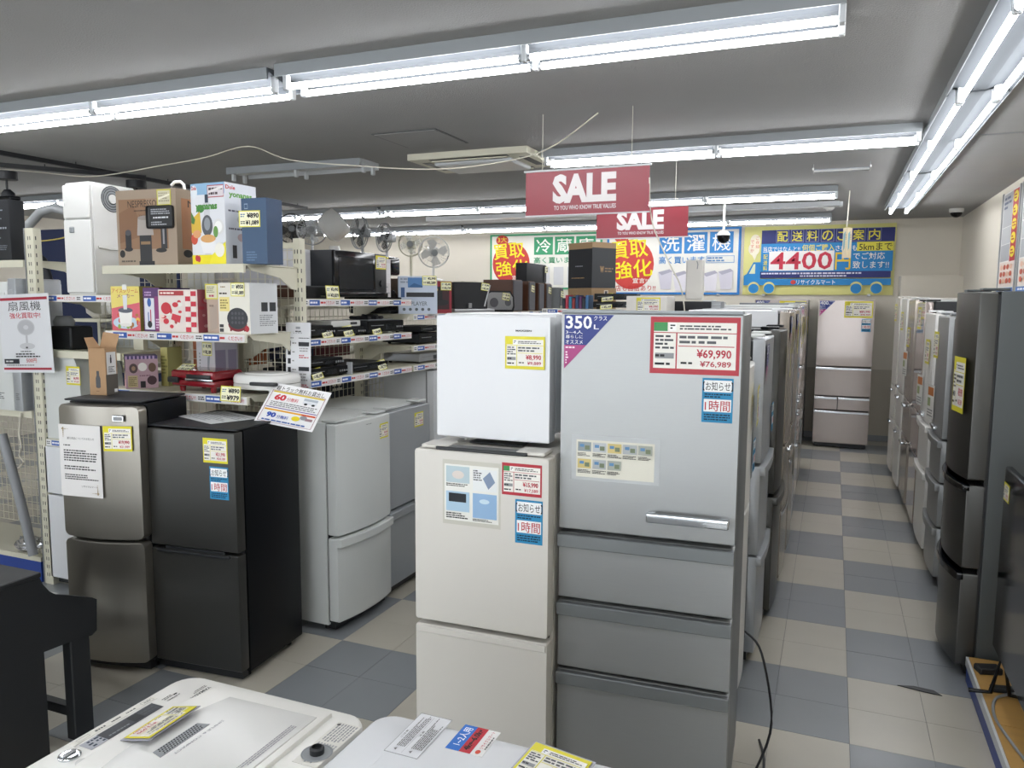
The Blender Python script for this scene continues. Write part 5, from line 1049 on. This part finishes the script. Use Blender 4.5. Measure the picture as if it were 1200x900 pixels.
# pinkish lamps and pots behind the mesh
for k, (x, y, r, m, lb) in enumerate(((-5.42, 4.5, .11, 'cream_body', 'round pale pink pot behind the mesh, left one'), (-5.16, 4.5, .13, 'offwhite', 'round pale pot behind the mesh, in the middle'), (-4.95, 4.45, .08, 'cream_body', 'small round pale pot behind the mesh, right one'))):
    t = thing('round_pot', lb, 'pot', (x, y, 1.60)); MB().lathe([(r*.5, 0), (r*.95, r*.4), (r, r*.9), (r*.8, r*1.45), (r*.3, r*1.65)], m, 24).build('bowl', t, smooth=60); MB().cyl((0, 0, r*1.65), r*.15, r*.15, 'dark_plastic', 12).build('lid_knob', t)
st = thing('display_stand', 'low board behind the mesh carrying the pale pots and a black machine', 'stand', (-5.2, 4.5, 0)); MB().box(-.4, .4, -.14, .2, 1.575, 1.5995, 'cream_metal').build('board', st, smooth=0)
for a in (-.39, .36): MB().box(a, a+.03, .1, .14, 0, 1.575, 'cream_metal').build('leg', st, smooth=0)
t = thing('steam_cleaner', 'black machine with a grey round lid standing behind the left mesh', 'vacuum', (-4.32, 3.27, 1.4525)); MB().rbox(-.09, .12, 0, .16, 0, .14, 'black_matte', .02, 3).build('case', t); MB().lathe([(.055, 0), (.06, .03), (.04, .06)], 'grey_plastic', 20).build('lid', t, loc=(-.02, .07, .14), smooth=50)
# vacuum hose and stick over navy partition
pt = thing('navy_partition', 'dark navy partition panel standing behind the left rack', 'partition', (-5.9, 4.85, 0)); MB().rbox(-.75, .95, 0, .04, 0, 2.36, 'navy_cloth', .006, 1).build('panel', pt); MB().box(-.78, -.752, -.05, .09, 0, 2.38, 'silver_plastic').build('edge_post', pt, smooth=0)
vc = thing('vacuum_cleaner', 'grey vacuum hose arching over a black wand at the upper left', 'vacuum', (-4.9, 3.75, 1.2))
MB().tube([(-.42, 0, .80), (-.28, 0, 1.05), (-.14, 0, 1.145), (.0, 0, 1.165), (.14, 0, 1.13), (.25, 0, 1.02), (.3, 0, .8)], .032, 'pipe_grey', 12).build('hose', vc, smooth=60)
MB().tube([(-.20, 0, .85), (-.15, 0, .82), (-.06, 0, .55), (.04, 0, .2), (.1, 0, -1.1)], .03, 'black_matte', 10).build('wand', vc, smooth=60)
MB().rbox(.0, .22, -.1, .1, -1.2, -1.08, 'black_matte', .02).build('floor_head', vc)
# bay left of the post
lb_ = thing('shelf_rack', 'cream rack bay at the left frame edge holding white units', 'shelf rack', (-5.04, 3.2, 0))
for z in (1.985, 1.075): shelf(lb_, -.55, .56, .42, z, strip=False)
wire_panel(lb_, -.5, .52, .40, .2, 1.05); MB().box(-.55, .56, 0, .42, 0, .13, 'blue_kick').build('kick_board', lb_, smooth=0); MB().box(-.55, .56, 0, .42, .13, .16, 'cream_metal').build('base_deck', lb_, smooth=0); upright(lb_, -.53, .4, 2.2)
kb_ = thing('appliance_bag', 'black plastic wrapped box with faint white print at the upper left edge', 'bag', (-4.535, 3.2, 1.9855))
MB().rbox(-.44, -.04, .0, .10, 0, .36, 'black_matte', .012, 2).build('box', kb_); put(sheet(.36, .34, 100, 100, [('l', 40, 14, 90, 18, 1, '#8a8f96'), ('l', 40, 26, 96, 32, 2, '#7a7f86'), ('l', 40, 44, 98, 50, 1, '#9a9fa6'), ('l', 40, 62, 90, 66, 1, '#7a7f86'), ('l', 40, 76, 96, 86, 3, '#6a6f76')], '#1d2129', 'gloss_print', thick=0), 'wrapper', kb_, -.23, .01, -.001)
MB().rbox(-.24, -.05, .02, .09, .36, .385, 'black_gloss', .01, 2).build('wrap_fold', kb_)
for lb, x, W, D, H, z, m in (('tall white unit at the left frame edge beside the fan sign', -4.71, .27, .36, .78, 1.0755, 'white_body'), ('narrow grey sided unit between the white one and the rack post', -4.537, .075, .3, .80, 1.0755, 'grey_door')):
    t = thing('boxed_heater', lb, 'appliance', (x, 3.16, z)); MB().rbox(-W/2, W/2, 0, D, 0, H, m, .012).build('case', t); MB().rbox(-W/2+.02, W/2-.02, -.004, .001, H*.6, H*.92, m, .004, 1).build('front_panel', t)
    put(sheet(W*.5, .06, 50, 30, [('l', 4, 4, 46, 26, 4, '#777')], '#c8cbca', thick=0), 'rating_label', t, 0, .06, -.001)
cord('hanging_flex', 'pale flex with a plug bundle hanging below the left rack board', 'cord', [(-4.56, 3.19, 1.06), (-4.56, 3.17, .95), (-4.55, 3.17, .86), (-4.57, 3.17, .80), (-4.54, 3.17, .76), (-4.59, 3.17, .72)], .006, 'white_cord')
cord('slanted_pipe', 'grey pipe leaning diagonally at the lower left edge', 'pipe', [(-4.72, 3.17, .92), (-4.60, 3.17, .55), (-4.50, 3.17, .18)], .028, 'pipe_grey', 12)
t = thing('foil_bundle', 'crumpled silver foil bag with a coiled pale cord on the blue fronted base', 'bag', (-4.66, 3.28, .1605))
bm = bmesh.new(); bmesh.ops.create_icosphere(bm, subdivisions=3, radius=.1)
for v in bm.verts: v.co = Vector((v.co.x*1.2, v.co.y*.8, max(0, v.co.z*.5+.04)))*(1+random.uniform(-.13, .13))
bm.verts.index_update(); b = MB(); b.add([v.co.copy() for v in bm.verts], [[v.index for v in f.verts] for f in bm.faces], 'foil'); bm.free(); b.build('foil_bag', t, smooth=0)
MB().tube([(.17+.06*math.cos(a)*(1+.2*math.sin(a*.7)), -.02+.04*math.sin(a), .02+.006*math.sin(a*1.3)+.001*a) for a in [k*.45 for k in range(45)]], .006, 'white_cord').build('coiled_cord', t, smooth=60)
# fan sign
fs = [('r', 5, 6, 97, 11, '#a02a3c'), ('t', '扇風機', 20, 13, 84, 30, '#1b1c20', .05), ('t', '強化買取中!', 22, 33, 82, 44, '#b42c3c', .05), ('c', 52, 60, 17, 14.5, '#b9babd'), ('c', 52, 60, 15, 12.8, '#aeafb3'), ('c', 52, 60, 5, 4, '#c4c5c8'), ('r', 50, 74, 54, 91, '#b4b5b8'), ('c', 52, 94, 15, 6, '#bcbdc0'), ('r', 49, 95, 53, 98, '#444'), ('l', 38, 102, 66, 105, 1, BK), ('l', 28, 106, 78, 115, 2, BK), ('r', 4, 117, 34, 126, '#262a34'), ('l', 7, 119, 31, 124, 1, '#ccc'), ('t', '500円', 48, 116, 68, 124, '#c04a48', .03), ('l', 8, 127, 92, 130, 1, '#555'), ('r', 2, 133, 96, 137, '#a02a3c')]
t = sheet(.42, .465, 100, 142, fs, '#d3d5d8', 'gloss_print', thick=.002).build('fan_sign', label='white sign with a fan picture and red stripes hung on the left rack post', cat='sign', smooth=0, loc=(-4.415, 3.15, 1.318), rz=math.radians(2)); t.rotation_euler.y = math.radians(-2)

# ================================================================ fans on a far rack
g4 = thing('shelf_rack', 'distant rack top under the row of electric fans', 'shelf rack', (-4.4, 6.9, 0))
shelf(g4, -1.5, 1.0, .5, 1.95, strip=False); 
for x in (-1.48, -.2, .98): upright(g4, x, .5, 1.95)
MB().box(-1.5, 1.0, .2, .5, 0, .1, 'cream_metal').build('base_deck', g4, smooth=0)
pbox('orange_carton', 'orange and white striped carton on the distant rack below the fans', .3, .15, .26, -4.82, 7.20, 1.9505, 0, ('#c9773a', '#b56a32', '#c98a58'), [('r', 30, 0, 36, 100, '#e6ddd0'), ('r', 48, 0, 54, 100, '#e6ddd0')], [])
def fan(label, x, y, zc, r, rz, tilt, ring='enamel', guard='glass', base_z=1.9505, blade='glass'):
    t = thing('desk_fan', label, 'fan', (x, y, base_z), rz); h = zc-base_z
    MB().lathe([(.11, 0), (.11, .012), (.05, .03), (.02, .035)], ring, 24).build('base', t, smooth=40)
    MB().cyl((0, .03, .03), .014, max(.02, h-.03), ring, 10).build('pole', t)
    M = T(0, 0, h, rx=tilt); b = MB(); b.rbox(-.045, .045, .0, .12, -.045, .045, ring if ring != 'enamel' else 'white_plastic', .02, 2, M=M); b.build('motor', t)
    for yy in (-.035, .02):
        b = MB(); b.tube([(r*math.cos(k*PI/16), yy*.4, r*math.sin(k*PI/16)) for k in range(32)], .006, ring, 6, True, M)
        for q in (.35, .65): b.tube([(r*q*math.cos(k*PI/12), yy*(1.3-q*.6), r*q*math.sin(k*PI/12)) for k in range(24)], .0015, ring, 4, True, M)
        for k in range(28):
            a = 2*PI*k/28; b.tube([(.03*math.cos(a), yy*1.3, .03*math.sin(a)), (r*.6*math.cos(a+.12), yy*1.1, r*.6*math.sin(a+.12)), (r*math.cos(a+.2), yy*.4, r*math.sin(a+.2))], .0013, ring, 3, M=M)
        b.build('guard', t, smooth=60)
    b = MB(); b.cyl((0, -.035, 0), .035, .03, 'grey_plastic', 16, 'y', M=M); b.build('hub', t)
    for k in range(4):
        a = PI/2*k+.4; pts = [(.03, -.01), (r*.5, -.42*r), (r*.85, -.25*r), (r*.88, .15*r), (r*.4, .12*r)]
        v = [(u*math.cos(a)-w_*math.sin(a), -.01+.03*w_/r, u*math.sin(a)+w_*math.cos(a)) for u, w_ in pts]; v += [(p[0], p[1]-.002, p[2]) for p in v]
        MB().add(v, [(0, 1, 2, 3, 4), (9, 8, 7, 6, 5)]+[(i, 5+i, 5+(i+1) % 5, (i+1) % 5) for i in range(5)], blade, None, M).build('blade', t, smooth=0)
    return t
fan('desk fan with a dark rim, furthest left of the fans', -5.53, 7.05, 2.53, .16, 25, 0, 'dark_plastic', blade='smoke_glass')
fan('desk fan with clear blades left of the white air circulator', -5.27, 7.05, 2.51, .16, 30, 0, 'silver_plastic')
fan('clear bladed desk fan just right of the white air circulator', -4.66, 7.05, 2.465, .17, -28, 0, 'grey_plastic', blade='smoke_glass')
fan('clear bladed desk fan third from the right of the fans', -4.36, 7.05, 2.405, .145, -28, 0, 'silver_plastic', blade='smoke_glass')
fan('small cream rimmed desk fan left of the white wall fan', -4.05, 7.05, 2.33, .12, 20, 0, 'cream_metal')
fan('white desk fan turned toward the aisle, furthest right of the fans', -3.78, 7.05, 2.245, .155, 40, 12, 'white_plastic', blade='white_plastic')
ci = thing('air_circulator', 'white drum shaped air circulator tilted upward among the fans', 'fan', (-4.98, 7.05, 1.9505))
MB().lathe([(.11, 0), (.10, .03), (.06, .06), (.055, .38)], 'white_plastic', 24).build('stand', ci, smooth=50)
M = T(0, 0, .60, rx=-38, ry=0) @ Matrix.Rotation(math.radians(35), 4, 'Y')
b = MB(); b.lathe([(.10, -.13), (.155, -.09), (.165, .03), (.155, .09), (.13, .10)], 'white_plastic', 28, M); b.build('drum', ci, smooth=50)
b = MB(); 
for q in (.04, .07, .10, .125): b.tube([(q*math.cos(k*PI/10), q*math.sin(k*PI/10), .104) for k in range(20)], .003, 'grey_plastic', 4, True, M)
b.build('front_grille', ci, kind='stuff', smooth=60)

# ================================================================ things beyond the tall silver fridge
cr = thing('shelf_rack', 'low rack behind the tall silver fridge with a blue label strip', 'shelf rack', (-1.75, 5.95, 0))
shelf(cr, -.45, .34, .45, 1.70); MB().box(-.45, .34, .02, .45, 0, .1, 'cream_metal').build('base_deck', cr, smooth=0)
for x in (-.43, .32): upright(cr, x, .45, 1.72)
pbox('tall_printed_carton', 'tall carton with black printed upper half above the fridges', .30, .26, .37, -1.96, 6.20, 1.87, -32, ('#22252a', '#33373c', '#9a7f60'), [('r', 0, 0, 100, 14, '#a08462'), ('l', 30, 50, 62, 54, 1, '#9aa0a6'), ('l', 14, 76, 70, 80, 1, '#a88a60')], [('r', 0, 0, 60, 12, '#a08462'), ('t', 'W', 20, 52, 30, 66, '#a88a60', .05), ('l', 32, 54, 56, 66, 2, '#8a7458')])
pbox('brown_carton', 'plain brown carton with a phone picture under the tall black printed carton', .30, .27, .168, -1.96, 6.20, 1.7005, -32, ('#9c805e', '#957a59', '#9c805e'), [('l', 10, 30, 60, 80, 5, '#6a5438')], [('r', 30, 10, 40, 80, '#d5cec6'), ('r', 32, 14, 38, 60, '#3a3a44'), ('l', 44, 40, 58, 80, 3, '#5a4a38')])
cols = ['#1f2735', '#b0304a', '#2a7a9a', '#8a2a2a', '#26406a', '#5a2a5a', '#1f2735', '#3a6a9a']
for k in range(8):
    b = MB(); b.rbox(-.012, .012, 0, .14, 0, .085+.012*((k*5) % 3), 'carton', .002, 1, col=cols[k]); 
    b.build('game_case', label=('dark navy', 'crimson', 'teal', 'dark red', 'mid blue', 'plum purple', 'second dark navy', 'pale blue')[k]+' upright case in the small row left of the black players', cat='case', group='small upright cases behind the tall silver fridge', loc=(-2.02+k*.028, 5.965, 1.7005))
for k in range(2): 
    t = deck('black player with price cards behind the tall silver fridge, %s' % ('left one' if k == 0 else 'right one, stacked highest'), .34, .13, .06, 0, 0, x=0, rz=0, tagp=('¥1,990', '¥2,189'), tx=-.06); t.location = (-1.60+.01*k, 5.955-.004*k, 1.7005+k*.061)
cb = thing('cream_cabinet', 'cream air purifier with a long yellow label behind the silver fridge', 'appliance', (-1.235, 5.45, 0)); MB().rbox(-.14, .15, 0, .3, .0, 1.80, 'cream_body', .008).build('case', cb); put(info_tag(.17, .10, 'y', '¥8,990', '¥9,889'), 'price_tag', cb, .02, 1.69, -.002)
wm_ = fridge('plain white cabinet topped fridge whose top shows right of the long black speaker', .56, .6, 1.765, -1.20, 6.75, 0, [(.9, 1.76, 'door'), (.06, .89, 'door')], 'white_body', 'white_body')
wf2 = fridge('white fridge hidden behind the silver one, carrying the long black speaker', .50, .58, 1.69, -1.13, 5.98, 0, [(.9, 1.685, 'door'), (.06, .89, 'door')], 'white_body', 'white_body', top='')
lb2 = thing('long_speaker', 'long low black speaker with a grey ribbed end lying on a fridge', 'speaker', (-1.02, 6.0, 1.6905)); MB().rbox(-.24, .16, 0, .16, 0, .075, 'black_matte', .006).build('case', lb2); MB().rbox(-.262, -.24, .01, .15, .01, .07, 'black_gloss', .004, 1).build('end_cap', lb2)
MB().rbox(.16, .235, .0, .16, 0, .075, 'grey_plastic', .004, 1).build('end_block', lb2)
b = MB()
for k in range(7): b.box(.165, .23, -.002, .0, .008+k*.009, .012+k*.009, 'enamel')
b.build('ribs', lb2, kind='stuff', smooth=0)
tw = thing('tower_fan', 'tall cream tower heater standing up in front of the washing machine sign', 'tower fan', (-1.15, 6.95, 1.777)); MB().rbox(-.075, .075, 0, .10, .0, .35, 'cream_body', .02, 3).build('case', tw); MB().tube([(.02, -.004, .34), (.03, -.004, .31), (.025, -.004, .27)], .004, 'grey_plastic').build('handle_mark', tw)
bpy.data.objects.remove(_tob)
